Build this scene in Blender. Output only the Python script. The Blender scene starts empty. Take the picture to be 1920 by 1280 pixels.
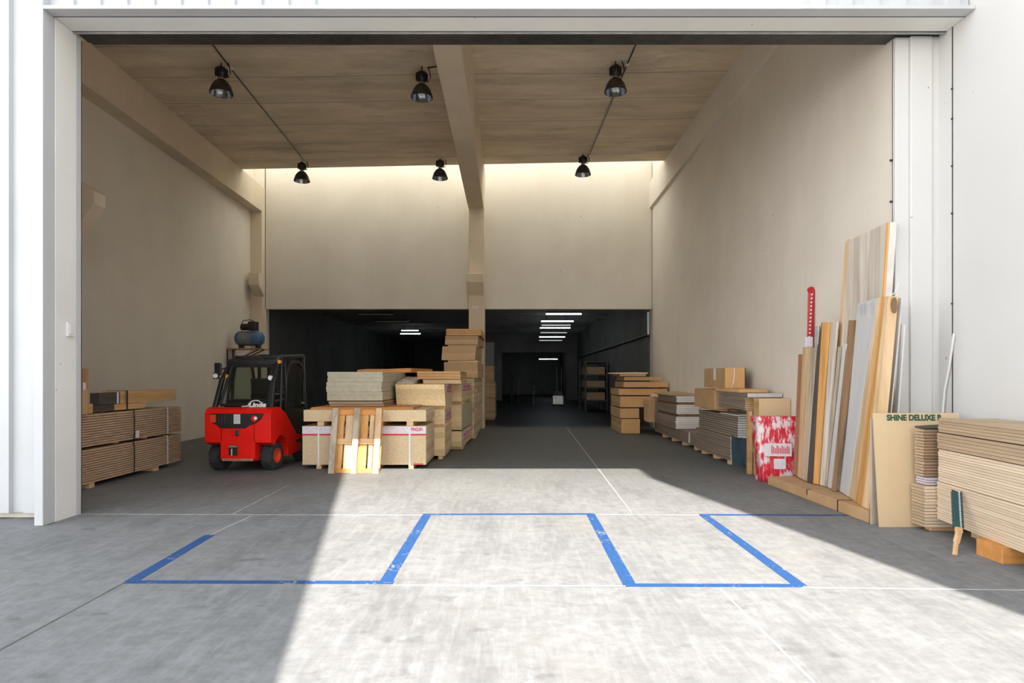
import bpy, math, random
from mathutils import Vector, Matrix
random.seed(7)
PI = math.pi
sc = bpy.context.scene
COL = sc.collection

# ------------------------------------------------------------------ camera, sky, sun, exposure
H, F, CX, CY = 1.65, 1200.0, 957.0, 706.0
cam_d = bpy.data.cameras.new('camera')
cam = bpy.data.objects.new('camera', cam_d); COL.objects.link(cam)
cam_d.sensor_width = 36.0; cam_d.lens = F / 1920 * 36
cam_d.shift_x = (960 - CX) / 1920; cam_d.shift_y = (CY - 640) / 1920
cam_d.clip_end = 300
cam.location = (0, 0, H); cam.rotation_euler = (PI / 2, 0, 0)
sc.camera = cam

world = bpy.data.worlds.new('sky'); sc.world = world; world.use_nodes = True
wn = world.node_tree.nodes; wl = world.node_tree.links; wn.clear()
wo = wn.new('ShaderNodeOutputWorld'); wb = wn.new('ShaderNodeBackground')
wtc = wn.new('ShaderNodeTexCoord'); wsp = wn.new('ShaderNodeSeparateXYZ'); wl.new(wtc.outputs['Generated'], wsp.inputs[0])
wrp = wn.new('ShaderNodeValToRGB'); wl.new(wsp.outputs[2], wrp.inputs[0])     # hazy sky: pale and bright at the horizon, bluer overhead
for i_, (p_, c_) in enumerate(((0.0, (1.0, 0.97, 0.92, 1)), (0.18, (0.80, 0.80, 0.79, 1)), (0.45, (0.36, 0.40, 0.45, 1)), (1.0, (0.21, 0.245, 0.295, 1)))):
    e_ = wrp.color_ramp.elements[i_] if i_ < 1 else (wrp.color_ramp.elements.new(p_) if i_ < 3 else wrp.color_ramp.elements[-1])
    e_.position = p_; e_.color = c_
wl.new(wrp.outputs[0], wb.inputs[0]); wb.inputs[1].default_value = 6.0
wl.new(wb.outputs[0], wo.inputs[0])

sun_d = bpy.data.lights.new('sun', 'SUN'); sun = bpy.data.objects.new('sun', sun_d); COL.objects.link(sun)
SUNDIR = Vector((-0.162, 0.771, -1.0))
sun.rotation_euler = SUNDIR.to_track_quat('-Z', 'Y').to_euler()
sun.location = (4, -15, 30)
sun_d.energy = 12.0; sun_d.color = (1.0, 0.945, 0.87); sun_d.angle = math.radians(0.35)

sc.view_settings.view_transform = 'Standard'; sc.view_settings.look = 'None'
sc.view_settings.gamma = 1.0; sc.view_settings.use_curve_mapping = False
sc.view_settings.exposure = 0.0
sc.cycles.max_bounces = 10; sc.cycles.diffuse_bounces = 7
sc.cycles.sample_clamp_indirect = 8.0

# ------------------------------------------------------------------ helpers
def W(px, py, d):
    return Vector(((px - CX) / F * d, d, H - (py - CY) / F * d))
ORD = 'lowest second third fourth fifth sixth seventh eighth ninth tenth eleventh twelfth thirteenth fourteenth fifteenth sixteenth'.split()
def XR(px, d): return (px - CX) / F * d
def ZR(py, d): return H - (py - CY) / F * d

def C8(r, g, b):
    f = lambda c: (c / 255 / 12.92) if c <= 10 else ((c / 255 + 0.055) / 1.055) ** 2.4
    return (f(r), f(g), f(b), 1)

class B:
    def __init__(s): s.v = []; s.f = []; s.m = []; s.mi = 0
    def add(s, vs, fs, mi=None):
        o = len(s.v); s.v += [Vector(v) for v in vs]
        s.f += [tuple(i + o for i in f) for f in fs]
        s.m += [s.mi if mi is None else mi] * len(fs); return s
    def hexa(s, p, mi=None, fm=None):
        # p: 4 bottom then 4 top corners, counter-clockwise seen from above
        o = len(s.v); s.v += [Vector(v) for v in p]
        fs = [(3, 2, 1, 0), (4, 5, 6, 7), (0, 1, 5, 4), (1, 2, 6, 5), (2, 3, 7, 6), (3, 0, 4, 7)]
        base = s.mi if mi is None else mi
        for k, f in enumerate(fs):
            s.f.append(tuple(i + o for i in f)); s.m.append(fm if (fm is not None and k == 2) else base)
        return s
    def box(s, x0, x1, y0, y1, z0, z1, mi=None, fm=None):
        return s.hexa([(x0, y0, z0), (x1, y0, z0), (x1, y1, z0), (x0, y1, z0),
                       (x0, y0, z1), (x1, y0, z1), (x1, y1, z1), (x0, y1, z1)], mi, fm)
    def beam(s, p0, p1, w, t, up=(0, 0, 1)):
        p0, p1 = Vector(p0), Vector(p1); a = (p1 - p0).normalized()
        u = Vector(up); u = (u - a * u.dot(a)); u = u.normalized() if u.length > 1e-5 else Vector((1, 0, 0))
        r = a.cross(u); u = u * t / 2; r = r * w / 2
        return s.hexa([p0 - r - u, p0 + r - u, p0 + r + u, p0 - r + u, p1 - r - u, p1 + r - u, p1 + r + u, p1 - r + u])
    def prism(s, pts, axis, a0, a1, mi=None):
        def mk(p, a):
            if axis == 'x': return (a, p[0], p[1])
            if axis == 'y': return (p[0], a, p[1])
            return (p[0], p[1], a)
        n = len(pts)
        vs = [mk(p, a0) for p in pts] + [mk(p, a1) for p in pts]
        fs = [tuple(range(n)), tuple(range(2 * n - 1, n - 1, -1))]
        fs += [(i, (i + 1) % n, n + (i + 1) % n, n + i) for i in range(n)]
        return s.add(vs, fs, mi)
    def cyl(s, p0, p1, r0, r1=None, n=16, mi=None):
        r1 = r0 if r1 is None else r1
        p0, p1 = Vector(p0), Vector(p1); a = (p1 - p0).normalized()
        t = Vector((0, 0, 1)) if abs(a.z) < 0.9 else Vector((1, 0, 0))
        u = a.cross(t).normalized(); w = a.cross(u)
        vs = [p0 + (u * math.cos(2 * PI * i / n) + w * math.sin(2 * PI * i / n)) * r0 for i in range(n)]
        vs += [p1 + (u * math.cos(2 * PI * i / n) + w * math.sin(2 * PI * i / n)) * r1 for i in range(n)]
        fs = [tuple(range(n)), tuple(range(2 * n - 1, n - 1, -1))]
        fs += [(i, n + i, n + (i + 1) % n, (i + 1) % n) for i in range(n)]
        return s.add(vs, fs, mi)
    def tube(s, path, r, n=8, mi=None):
        path = [Vector(p) for p in path]; vs = []; fs = []; m = len(path)
        for k, p in enumerate(path):
            a = (path[min(k + 1, m - 1)] - path[max(k - 1, 0)]).normalized()
            t = Vector((0, 0, 1)) if abs(a.z) < 0.95 else Vector((1, 0, 0))
            u = a.cross(t).normalized(); w = a.cross(u)
            vs += [p + (u * math.cos(2 * PI * i / n) + w * math.sin(2 * PI * i / n)) * r for i in range(n)]
        for k in range(m - 1):
            fs += [(k * n + i, (k + 1) * n + i, (k + 1) * n + (i + 1) % n, k * n + (i + 1) % n) for i in range(n)]
        fs += [tuple(range(n)), tuple(range(m * n - 1, m * n - n - 1, -1))]
        return s.add(vs, fs, mi)
    def lathe(s, prof, c=(0, 0, 0), axis='z', n=24, mi=None):
        c = Vector(c); vs = []; fs = []
        for r, h in prof:
            for i in range(n):
                a = 2 * PI * i / n; p = (r * math.cos(a), r * math.sin(a), h)
                if axis == 'x': p = (h, p[0], p[1])
                if axis == 'y': p = (p[0], h, p[1])
                vs.append(c + Vector(p))
        for k in range(len(prof) - 1):
            fs += [(k * n + i, k * n + (i + 1) % n, (k + 1) * n + (i + 1) % n, (k + 1) * n + i) for i in range(n)]
        return s.add(vs, fs, mi)

def link(name, b, mats, parent=None, loc=(0, 0, 0), rotz=0.0, bevel=0.0, smooth=False, seg=2):
    me = bpy.data.meshes.new(name)
    me.from_pydata([tuple(v) for v in b.v], [], b.f); me.update()
    if not isinstance(mats, (list, tuple)): mats = [mats]
    for m in mats: me.materials.append(m)
    for p, i in zip(me.polygons, b.m):
        p.material_index = min(i, len(mats) - 1); p.use_smooth = smooth
    import bmesh
    bm = bmesh.new(); bm.from_mesh(me); bmesh.ops.recalc_face_normals(bm, faces=bm.faces); bm.to_mesh(me); bm.free()
    o = bpy.data.objects.new(name, me); COL.objects.link(o)
    o.location = loc; o.rotation_euler = (0, 0, rotz)
    if parent: o.parent = parent
    if bevel > 0:
        md = o.modifiers.new('bevel', 'BEVEL'); md.width = bevel; md.segments = seg; md.limit_method = 'ANGLE'
        md.angle_limit = math.radians(40)
    return o

def tag(o, label, cat, group=None):
    o['label'] = label; o['category'] = cat
    if group: o['group'] = group
    return o
def empty(name, label, cat, loc, rotz=0.0, group=None):
    o = bpy.data.objects.new(name, None); COL.objects.link(o); o.empty_display_size = 0.1
    o.location = loc; o.rotation_euler = (0, 0, rotz); return tag(o, label, cat, group)
def solo(name, b, mats, label, cat, group=None, bevel=0.0, rotz=0.0, smooth=False):
    # world-coordinate geometry; origin moved to the base centre
    xs = [v.x for v in b.v]; ys = [v.y for v in b.v]; zs = [v.z for v in b.v]
    c = Vector(((min(xs) + max(xs)) / 2, (min(ys) + max(ys)) / 2, min(zs)))
    for v in b.v: v -= c
    o = link(name, b, mats, None, c, rotz, bevel, smooth); return tag(o, label, cat, group)
def struct(name, b, mats, parent=None, bevel=0.0, smooth=False):
    o = link(name, b, mats, parent, bevel=bevel, smooth=smooth)
    if parent is None: o['kind'] = 'structure'
    return o
def dup(o, loc, rotz=None, label=None, parent=None):
    c = o.copy(); COL.objects.link(c); c.location = loc
    if rotz is not None: c.rotation_euler = (0, 0, rotz)
    if parent: c.parent = parent
    if label: c['label'] = label
    for ch in [k for k in o.children]:
        d = ch.copy(); COL.objects.link(d); d.parent = c
        for g in [k for k in ch.children]:
            e = g.copy(); COL.objects.link(e); e.parent = d
    return c

# ------------------------------------------------------------------ materials
def new_mat(name):
    m = bpy.data.materials.new(name); m.use_nodes = True
    nt = m.node_tree; return m, nt.nodes, nt.links, nt.nodes['Principled BSDF']
def mathn(n, l, op, a, b=None):
    k = n.new('ShaderNodeMath'); k.operation = op
    for i, x in enumerate((a, b)):
        if x is None: continue
        if isinstance(x, (int, float)): k.inputs[i].default_value = x
        else: l.new(x, k.inputs[i])
    return k.outputs[0]
def mixc(n, l, fac, a, b, mode='MIX'):
    k = n.new('ShaderNodeMix'); k.data_type = 'RGBA'; k.blend_type = mode
    for s, x in ((k.inputs[0], fac), (k.inputs[6], a), (k.inputs[7], b)):
        if isinstance(x, (int, float)): s.default_value = x
        elif isinstance(x, tuple): s.default_value = x
        else: l.new(x, s)
    return k.outputs[2]
def noise(n, l, vec, scale, detail=4, rough=0.6, sc3=(1, 1, 1), rot=(0, 0, 0)):
    mp = n.new('ShaderNodeMapping'); mp.inputs['Scale'].default_value = sc3; mp.inputs['Rotation'].default_value = rot
    l.new(vec, mp.inputs[0]); k = n.new('ShaderNodeTexNoise')
    k.inputs['Scale'].default_value = scale; k.inputs['Detail'].default_value = detail; k.inputs['Roughness'].default_value = rough
    l.new(mp.outputs[0], k.inputs['Vector']); return k.outputs['Fac']
def ramp(n, l, fac, stops):
    k = n.new('ShaderNodeValToRGB'); e = k.color_ramp.elements
    e[0].position, e[0].color = stops[0]; e[1].position, e[1].color = stops[-1]
    for p, c in stops[1:-1]: x = e.new(p); x.color = c
    l.new(fac, k.inputs[0]); return k.outputs[0]
W1 = (1, 1, 1, 1); K0 = (0, 0, 0, 1)

def mat(name, c1, c2=None, scale=3.0, sc3=(1, 1, 1), rough=0.7, metal=0.0, bump=0.0, speck=None, lines=None, rnd=0.0, detail=5, spec=0.5, contrast=(0.35, 0.65)):
    m, n, l, bs = new_mat(name)
    tc = n.new('ShaderNodeNewGeometry').outputs['Position']
    c2 = c2 or c1
    f = noise(n, l, tc, scale, detail, 0.6, sc3)
    col = ramp(n, l, f, [(contrast[0], c1), (contrast[1], c2)])
    if speck:       # (scale, colour, threshold)
        s = noise(n, l, tc, speck[0], 2, 0.5)
        col = mixc(n, l, ramp(n, l, s, [(speck[2], K0), (speck[2] + 0.08, W1)]), col, speck[1])
    if lines:       # (axis, period, width, colour, strength)
        ax, per, wd, lc, st = lines
        sp = n.new('ShaderNodeSeparateXYZ'); l.new(tc, sp.inputs[0])
        w = noise(n, l, tc, 6, 2, 0.5)
        a = mathn(n, l, 'DIVIDE', sp.outputs['XYZ'.index(ax)], per)
        a = mathn(n, l, 'ADD', a, mathn(n, l, 'MULTIPLY', w, 0.35))
        fl = mathn(n, l, 'FRACT', a)
        lt = mathn(n, l, 'LESS_THAN', fl, wd)
        col = mixc(n, l, mathn(n, l, 'MULTIPLY', lt, st), col, lc)
        # per-layer tone
        wn_ = n.new('ShaderNodeTexWhiteNoise'); wn_.noise_dimensions = '1D'
        l.new(mathn(n, l, 'FLOOR', a), wn_.inputs['W'])
        t = mathn(n, l, 'ADD', mathn(n, l, 'MULTIPLY', wn_.outputs['Value'], 0.28), 0.84)
        cb = n.new('ShaderNodeCombineColor')
        for i in range(3): l.new(t, cb.inputs[i])
        col = mixc(n, l, 1.0, col, cb.outputs[0], 'MULTIPLY')
    if rnd:
        oi = n.new('ShaderNodeObjectInfo')
        t = mathn(n, l, 'ADD', mathn(n, l, 'MULTIPLY', oi.outputs['Random'], rnd), 1 - rnd / 2)
        cb = n.new('ShaderNodeCombineColor')
        for i in range(3): l.new(t, cb.inputs[i])
        col = mixc(n, l, 1.0, col, cb.outputs[0], 'MULTIPLY')
    l.new(col, bs.inputs['Base Color'])
    bs.inputs['Roughness'].default_value = rough; bs.inputs['Metallic'].default_value = metal
    bs.inputs['Specular IOR Level'].default_value = spec
    if bump:
        bp = n.new('ShaderNodeBump'); bp.inputs['Strength'].default_value = bump; bp.inputs['Distance'].default_value = 0.01
        l.new(noise(n, l, tc, scale * 6, 5, 0.6, sc3), bp.inputs['Height']); l.new(bp.outputs[0], bs.inputs['Normal'])
    return m
def wood(name, c1, c2, axis='z', rough=0.65, rnd=0.15, scale=5.0, c3=None):
    s3 = {'x': (0.12, 2, 2), 'y': (2, 0.12, 2), 'z': (2, 2, 0.12)}[axis]
    return mat(name, c1, c2, scale, s3, rough, rnd=rnd, bump=0.15, contrast=(0.38, 0.62))

def stained_wall(name, c1, c2, dirt=0.25, rough=0.85):
    m, n, l, bs = new_mat(name)
    tc = n.new('ShaderNodeTexCoord').outputs['Object']
    col = ramp(n, l, noise(n, l, tc, 0.55, 6, 0.6), [(0.35, c1), (0.65, c2)])
    v = noise(n, l, tc, 1.4, 5, 0.65, (1, 1, 0.12))
    col = mixc(n, l, mathn(n, l, 'MULTIPLY', v, dirt), col, (c2[0] * 0.62, c2[1] * 0.58, c2[2] * 0.5, 1))
    s = noise(n, l, tc, 13, 2, 0.4)
    col = mixc(n, l, ramp(n, l, s, [(0.775, K0), (0.80, W1)]), col, (c2[0] * 0.4, c2[1] * 0.36, c2[2] * 0.3, 1))
    l.new(col, bs.inputs['Base Color']); bs.inputs['Roughness'].default_value = rough
    bs.inputs['Specular IOR Level'].default_value = 0.25
    bp = n.new('ShaderNodeBump'); bp.inputs['Strength'].default_value = 0.12; bp.inputs['Distance'].default_value = 0.01
    l.new(noise(n, l, tc, 9, 6, 0.65), bp.inputs['Height']); l.new(bp.outputs[0], bs.inputs['Normal'])
    return m

M = {}
M['wall_in'] = stained_wall('beige_plaster', (0.76, 0.71, 0.62, 1), (0.69, 0.64, 0.555, 1), 0.28)
M['wall_right'] = stained_wall('pale_plaster', (0.82, 0.765, 0.68, 1), (0.74, 0.685, 0.605, 1), 0.28)
M['wall_out'] = stained_wall('white_render', (0.672, 0.660, 0.640, 1), (0.640, 0.628, 0.608, 1), 0.10)
M['beam'] = stained_wall('beam_concrete', (0.759, 0.655, 0.506, 1), (0.655, 0.558, 0.425, 1), 0.3)
M['white_metal'] = mat('white_coated_steel', (0.558, 0.566, 0.574, 1), (0.517, 0.525, 0.533, 1), 0.8, rough=0.45)
M['jamb'] = stained_wall('jamb_paint', (0.858, 0.842, 0.808, 1), (0.770, 0.754, 0.721, 1), 0.2, 0.6)
M['hall'] = stained_wall('shade_toned_hall_concrete', (0.30, 0.305, 0.30, 1), (0.22, 0.225, 0.22, 1), 0.3)  # concrete toned down so the colour carries the dimness of the hall
M['black'] = mat('black_paint', (0.012, 0.012, 0.013, 1), (0.02, 0.02, 0.02, 1), 5, rough=0.4)
M['dark_metal'] = mat('dark_steel', (0.05, 0.048, 0.045, 1), (0.09, 0.085, 0.08, 1), 6, rough=0.45, metal=0.6)
M['steel'] = mat('bare_steel', (0.45, 0.45, 0.44, 1), (0.6, 0.6, 0.6, 1), 8, rough=0.35, metal=0.8)
M['rubber'] = mat('tyre_rubber', (0.02, 0.02, 0.02, 1), (0.05, 0.05, 0.047, 1), 10, rough=0.85)

def ceiling_mat():
    m, n, l, bs = new_mat('board_marked_ceiling')
    tc = n.new('ShaderNodeTexCoord').outputs['Object']
    col = ramp(n, l, noise(n, l, tc, 1.1, 7, 0.65, (0.35, 1.5, 1)), [(0.33, (0.53, 0.44, 0.31, 1)), (0.66, (0.82, 0.70, 0.53, 1))])
    fine = noise(n, l, tc, 5, 4, 0.6, (0.4, 3, 1))
    col = mixc(n, l, ramp(n, l, fine, [(0.35, K0), (0.75, (0.55, 0.55, 0.55, 1))]), col, (0.62, 0.53, 0.41, 1))
    st = noise(n, l, tc, 0.5, 8, 0.72, (0.7, 1.6, 1))       # pale and dark damp stains
    col = mixc(n, l, ramp(n, l, st, [(0.55, K0), (0.66, (0.6, 0.6, 0.6, 1))]), col, (0.80, 0.72, 0.60, 1))
    st2 = noise(n, l, tc, 0.6, 8, 0.72, (0.6, 1.7, 2))
    col = mixc(n, l, ramp(n, l, st2, [(0.53, K0), (0.68, (0.65, 0.65, 0.65, 1))]), col, (0.30, 0.245, 0.18, 1))
    sp = n.new('ShaderNodeSeparateXYZ'); l.new(tc, sp.inputs[0])
    w = noise(n, l, tc, 2.5, 3, 0.5)
    y = mathn(n, l, 'ADD', mathn(n, l, 'ADD', sp.outputs[1], mathn(n, l, 'MULTIPLY', sp.outputs[0], 0.012)), mathn(n, l, 'MULTIPLY', w, 0.02))
    fr = mathn(n, l, 'FRACT', mathn(n, l, 'DIVIDE', y, 1.22))
    ln = mathn(n, l, 'LESS_THAN', fr, 0.022); lp = mathn(n, l, 'MULTIPLY', mathn(n, l, 'GREATER_THAN', fr, 0.965), w)
    col = mixc(n, l, mathn(n, l, 'MULTIPLY', ln, 0.6), col, (0.16, 0.125, 0.09, 1))
    col = mixc(n, l, mathn(n, l, 'MULTIPLY', lp, 0.9), col, (0.72, 0.64, 0.52, 1))
    l.new(col, bs.inputs['Base Color']); bs.inputs['Roughness'].default_value = 0.85
    bs.inputs['Specular IOR Level'].default_value = 0.25
    bp = n.new('ShaderNodeBump'); bp.inputs['Strength'].default_value = 0.15; bp.inputs['Distance'].default_value = 0.02
    l.new(fine, bp.inputs['Height']); l.new(bp.outputs[0], bs.inputs['Normal'])
    return m
M['ceiling'] = ceiling_mat()

def floor_mat():
    m, n, l, bs = new_mat('worn_concrete')
    tc = n.new('ShaderNodeTexCoord').outputs['Object']
    a = noise(n, l, tc, 0.7, 8, 0.7)
    col = ramp(n, l, a, [(0.33, (0.20, 0.199, 0.197, 1)), (0.67, (0.265, 0.262, 0.257, 1))])
    fine = noise(n, l, tc, 7.0, 8, 0.75, (1.0, 1.2, 1))
    col = mixc(n, l, ramp(n, l, fine, [(0.40, (0.42, 0.42, 0.42, 1)), (0.60, K0)]), col, (0.12, 0.12, 0.119, 1))
    # long smeared tyre marks running diagonally
    s = noise(n, l, tc, 1.1, 9, 0.72, (1.6, 0.35, 1), (0, 0, 0.75))
    col = mixc(n, l, ramp(n, l, s, [(0.50, K0), (0.68, (0.48, 0.48, 0.48, 1))]), col, (0.095, 0.095, 0.094, 1))
    s1 = noise(n, l, tc, 16.0, 6, 0.7, (1.0, 0.12, 1), (0, 0, 0.35))
    col = mixc(n, l, ramp(n, l, s1, [(0.48, K0), (0.80, (0.30, 0.30, 0.30, 1))]), col, (0.42, 0.415, 0.41, 1))
    s2 = noise(n, l, tc, 2.6, 7, 0.62, (1.0, 1.5, 1), (0, 0, 0.3))
    col = mixc(n, l, ramp(n, l, s2, [(0.605, K0), (0.72, (0.55, 0.55, 0.55, 1))]), col, (0.075, 0.075, 0.074, 1))
    s3 = noise(n, l, tc, 0.4, 6, 0.65)
    col = mixc(n, l, ramp(n, l, s3, [(0.52, K0), (0.75, (0.30, 0.30, 0.30, 1))]), col, (0.24, 0.195, 0.15, 1))
    s4 = noise(n, l, tc, 60, 3, 0.6)
    col = mixc(n, l, ramp(n, l, s4, [(0.68, K0), (0.73, (0.4, 0.4, 0.4, 1))]), col, (0.42, 0.415, 0.40, 1))
    s5 = noise(n, l, tc, 3.3, 3, 0.5, (1, 1.6, 1))
    col = mixc(n, l, ramp(n, l, s5, [(0.735, K0), (0.77, (0.6, 0.6, 0.6, 1))]), col, (0.05, 0.05, 0.05, 1))
    # indoor shade put into the slab colour, deepening away from the door
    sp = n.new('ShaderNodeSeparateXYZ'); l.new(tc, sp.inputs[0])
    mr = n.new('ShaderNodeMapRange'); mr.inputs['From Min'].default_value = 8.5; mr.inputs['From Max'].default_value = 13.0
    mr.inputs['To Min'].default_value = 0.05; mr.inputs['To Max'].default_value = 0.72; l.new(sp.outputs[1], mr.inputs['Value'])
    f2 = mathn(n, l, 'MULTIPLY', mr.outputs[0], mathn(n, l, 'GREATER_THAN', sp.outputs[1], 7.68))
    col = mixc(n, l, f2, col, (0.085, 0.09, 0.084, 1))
    l.new(col, bs.inputs['Base Color']); bs.inputs['Roughness'].default_value = 0.68
    bs.inputs['Specular IOR Level'].default_value = 0.25
    bp = n.new('ShaderNodeBump'); bp.inputs['Strength'].default_value = 0.10; bp.inputs['Distance'].default_value = 0.006
    l.new(s1, bp.inputs['Height']); l.new(bp.outputs[0], bs.inputs['Normal'])
    return m
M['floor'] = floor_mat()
M['floor_hall'] = mat('shade_toned_hall_floor', (0.030, 0.031, 0.033, 1), (0.042, 0.043, 0.045, 1), 1.0, rough=0.55)  # near-black base colour stands in for the lack of light back here

def worn_paint(name, c, under, thr):
    m, n, l, bs = new_mat(name)
    tc = n.new('ShaderNodeTexCoord').outputs['Object']
    a = noise(n, l, tc, 28, 5, 0.7); b = noise(n, l, tc, 3, 4, 0.6)
    col = ramp(n, l, b, [(0.3, c), (0.7, (c[0] * 0.75, c[1] * 0.8, c[2] * 0.85, 1))])
    k = mathn(n, l, 'ADD', mathn(n, l, 'MULTIPLY', a, 0.6), mathn(n, l, 'MULTIPLY', b, 0.4))
    col = mixc(n, l, ramp(n, l, k, [(thr, K0), (thr + 0.06, W1)]), col, under)
    l.new(col, bs.inputs['Base Color']); bs.inputs['Roughness'].default_value = 0.6; return m
M['blue_paint'] = worn_paint('worn_blue_floor_paint', (0.014, 0.075, 0.225, 1), (0.25, 0.26, 0.28, 1), 0.555)
M['joint'] = mat('pale_joint_filler', (0.50, 0.49, 0.47, 1), (0.36, 0.35, 0.34, 1), 6, rough=0.8)
M['joint_dark'] = mat('dark_joint', (0.08, 0.08, 0.08, 1), (0.14, 0.14, 0.14, 1), 6, rough=0.9)

M['chip'] = mat('chipboard', (0.729, 0.567, 0.357, 1), (0.634, 0.486, 0.303, 1), 30, rough=0.8, speck=(110, (0.486, 0.351, 0.203, 1), 0.57), rnd=0.12)
M['chip_lines'] = mat('chipboard_layers', (0.729, 0.567, 0.365, 1), (0.621, 0.473, 0.297, 1), 6, (1, 1, 6), rough=0.8, speck=(90, (0.513, 0.378, 0.230, 1), 0.6), lines=('Z', 0.075, 0.05, (0.405, 0.284, 0.162, 1), 0.5), rnd=0.12)
M['yellow_chip'] = mat('yellow_chipboard', (0.837, 0.634, 0.351, 1), (0.729, 0.540, 0.291, 1), 20, rough=0.8, speck=(90, (0.540, 0.378, 0.189, 1), 0.58), lines=('Z', 0.11, 0.03, (0.513, 0.365, 0.203, 1), 0.4), rnd=0.1)
M['mdf_grey'] = mat('grey_green_mdf', (0.525, 0.481, 0.350, 1), (0.438, 0.400, 0.294, 1), 12, rough=0.8, rnd=0.12)
M['mdf_brown'] = mat('brown_hardboard', (0.550, 0.362, 0.200, 1), (0.450, 0.288, 0.156, 1), 7, (1, 1, 5), rough=0.75, lines=('Z', 0.055, 0.09, (0.275, 0.163, 0.081, 1), 0.55), rnd=0.15)
M['ribbed'] = mat('ribbed_board_edges', (0.544, 0.371, 0.226, 1), (0.435, 0.299, 0.190, 1), 8, (1, 1, 3), rough=0.85, rnd=0.1)
M['ply_edge'] = mat('plywood_edges', (0.507, 0.375, 0.243, 1), (0.410, 0.292, 0.185, 1), 3, (1, 0.4, 25), rough=0.8, rnd=0.2)
M['ply_brown'] = mat('brown_plywood_edges', (0.383, 0.250, 0.144, 1), (0.297, 0.191, 0.111, 1), 3, (1, 0.4, 25), rough=0.8, rnd=0.22)
M['pale_ply'] = mat('pale_plywood_edges', (0.775, 0.625, 0.456, 1), (0.650, 0.500, 0.350, 1), 3, (1, 0.4, 25), rough=0.8, rnd=0.16)
M['white_edge'] = mat('white_board_edge', (0.726, 0.693, 0.660, 1), (0.638, 0.605, 0.572, 1), 4, rough=0.6, rnd=0.12)
M['grey_side'] = mat('taupe_board_edge', (0.294, 0.231, 0.181, 1), (0.237, 0.188, 0.147, 1), 3, (1, 0.3, 10), rough=0.8, rnd=0.2)
M['cardboard'] = mat('cardboard', (0.525, 0.325, 0.163, 1), (0.450, 0.269, 0.131, 1), 2.5, rough=0.85, rnd=0.1)
M['cardboard_lt'] = mat('orange_cardboard', (0.650, 0.375, 0.163, 1), (0.562, 0.319, 0.138, 1), 2.5, rough=0.85, rnd=0.1)
M['hall_board'] = mat('tan_fibreboard', (0.575, 0.388, 0.206, 1), (0.500, 0.331, 0.175, 1), 5, (1, 1, 4), rough=0.8, lines=('Z', 0.07, 0.06, (0.325, 0.206, 0.100, 1), 0.45), rnd=0.14)
M['sheet_tan'] = mat('tan_mdf_face', (0.672, 0.499, 0.299, 1), (0.609, 0.446, 0.262, 1), 1.2, rough=0.7, speck=(50, (0.472, 0.326, 0.179, 1), 0.74))
M['wood_o'] = wood('orange_pine', (0.747, 0.389, 0.122, 1), (0.575, 0.281, 0.084, 1), 'z')
M['wood_p'] = wood('pale_pine', (0.726, 0.528, 0.319, 1), (0.572, 0.379, 0.198, 1), 'z')
M['wood_g'] = wood('weathered_timber', (0.550, 0.463, 0.350, 1), (0.350, 0.281, 0.206, 1), 'z')
M['wood_b'] = wood('brown_timber', (0.27, 0.155, 0.08, 1), (0.18, 0.10, 0.05, 1), 'z')
M['wood_d'] = wood('dark_grey_timber', (0.10, 0.085, 0.07, 1), (0.065, 0.055, 0.046, 1), 'z')
M['wood_red'] = wood('reddish_timber', (0.475, 0.237, 0.125, 1), (0.338, 0.156, 0.081, 1), 'z')
M['wood_y'] = wood('yellow_pine_along', (0.650, 0.400, 0.175, 1), (0.475, 0.275, 0.112, 1), 'y')
M['wood_x'] = wood('pine_crosswise', (0.775, 0.525, 0.288, 1), (0.625, 0.388, 0.188, 1), 'x')
M['wood_ox'] = wood('orange_pine_crosswise', (0.688, 0.312, 0.088, 1), (0.550, 0.237, 0.062, 1), 'x')
M['wood_dy'] = wood('dark_timber_along', (0.085, 0.072, 0.06, 1), (0.055, 0.046, 0.038, 1), 'y')
M['veneer'] = wood('grey_veneer', (0.700, 0.625, 0.537, 1), (0.450, 0.388, 0.325, 1), 'z', scale=3.5)
M['white_board'] = mat('white_laminate', (0.629, 0.625, 0.620, 1), (0.586, 0.582, 0.578, 1), 2, (3, 3, 0.2), rough=0.5)
M['white_strap'] = mat('white_strap', (0.72, 0.70, 0.68, 1), None, 4, rough=0.5)
M['black_strap'] = mat('black_strap', (0.03, 0.035, 0.032, 1), None, 4, rough=0.5)
M['red_ink'] = mat('red_print', (0.62, 0.035, 0.06, 1), None, 4, rough=0.6)
M['grey_ink'] = mat('grey_print', (0.36, 0.33, 0.38, 1), None, 4, rough=0.6)
M['green_ink'] = mat('green_print', (0.015, 0.075, 0.045, 1), None, 4, rough=0.6)
M['paper'] = mat('white_paper', (0.74, 0.70, 0.72, 1), (0.66, 0.61, 0.66, 1), 9, rough=0.7)
M['paper_lilac'] = mat('lilac_paper', (0.58, 0.52, 0.56, 1), (0.50, 0.44, 0.50, 1), 9, rough=0.7)
M['red_body'] = mat('red_paint', (0.85, 0.012, 0.006, 1), (0.76, 0.010, 0.005, 1), 3, spec=0.25, rough=0.4, speck=(5, (0.42, 0.03, 0.02, 1), 0.66))
M['red_rim'] = mat('orange_red_rim', (0.75, 0.06, 0.02, 1), None, 4, rough=0.4)
M['scuff'] = mat('scuffed_grey', (0.30, 0.25, 0.22, 1), (0.42, 0.10, 0.07, 1), 22, rough=0.8)
M['tank_blue'] = mat('dusty_blue_tank', (0.03, 0.12, 0.30, 1), (0.10, 0.16, 0.24, 1), 4, rough=0.4)
M['sheet_blue'] = mat('slate_blue_sheet', (0.055, 0.085, 0.11, 1), (0.04, 0.065, 0.088, 1), 3, rough=0.5)
M['red_tool'] = mat('dark_red_enamel', (0.45, 0.012, 0.018, 1), None, 4, rough=0.4)
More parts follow.
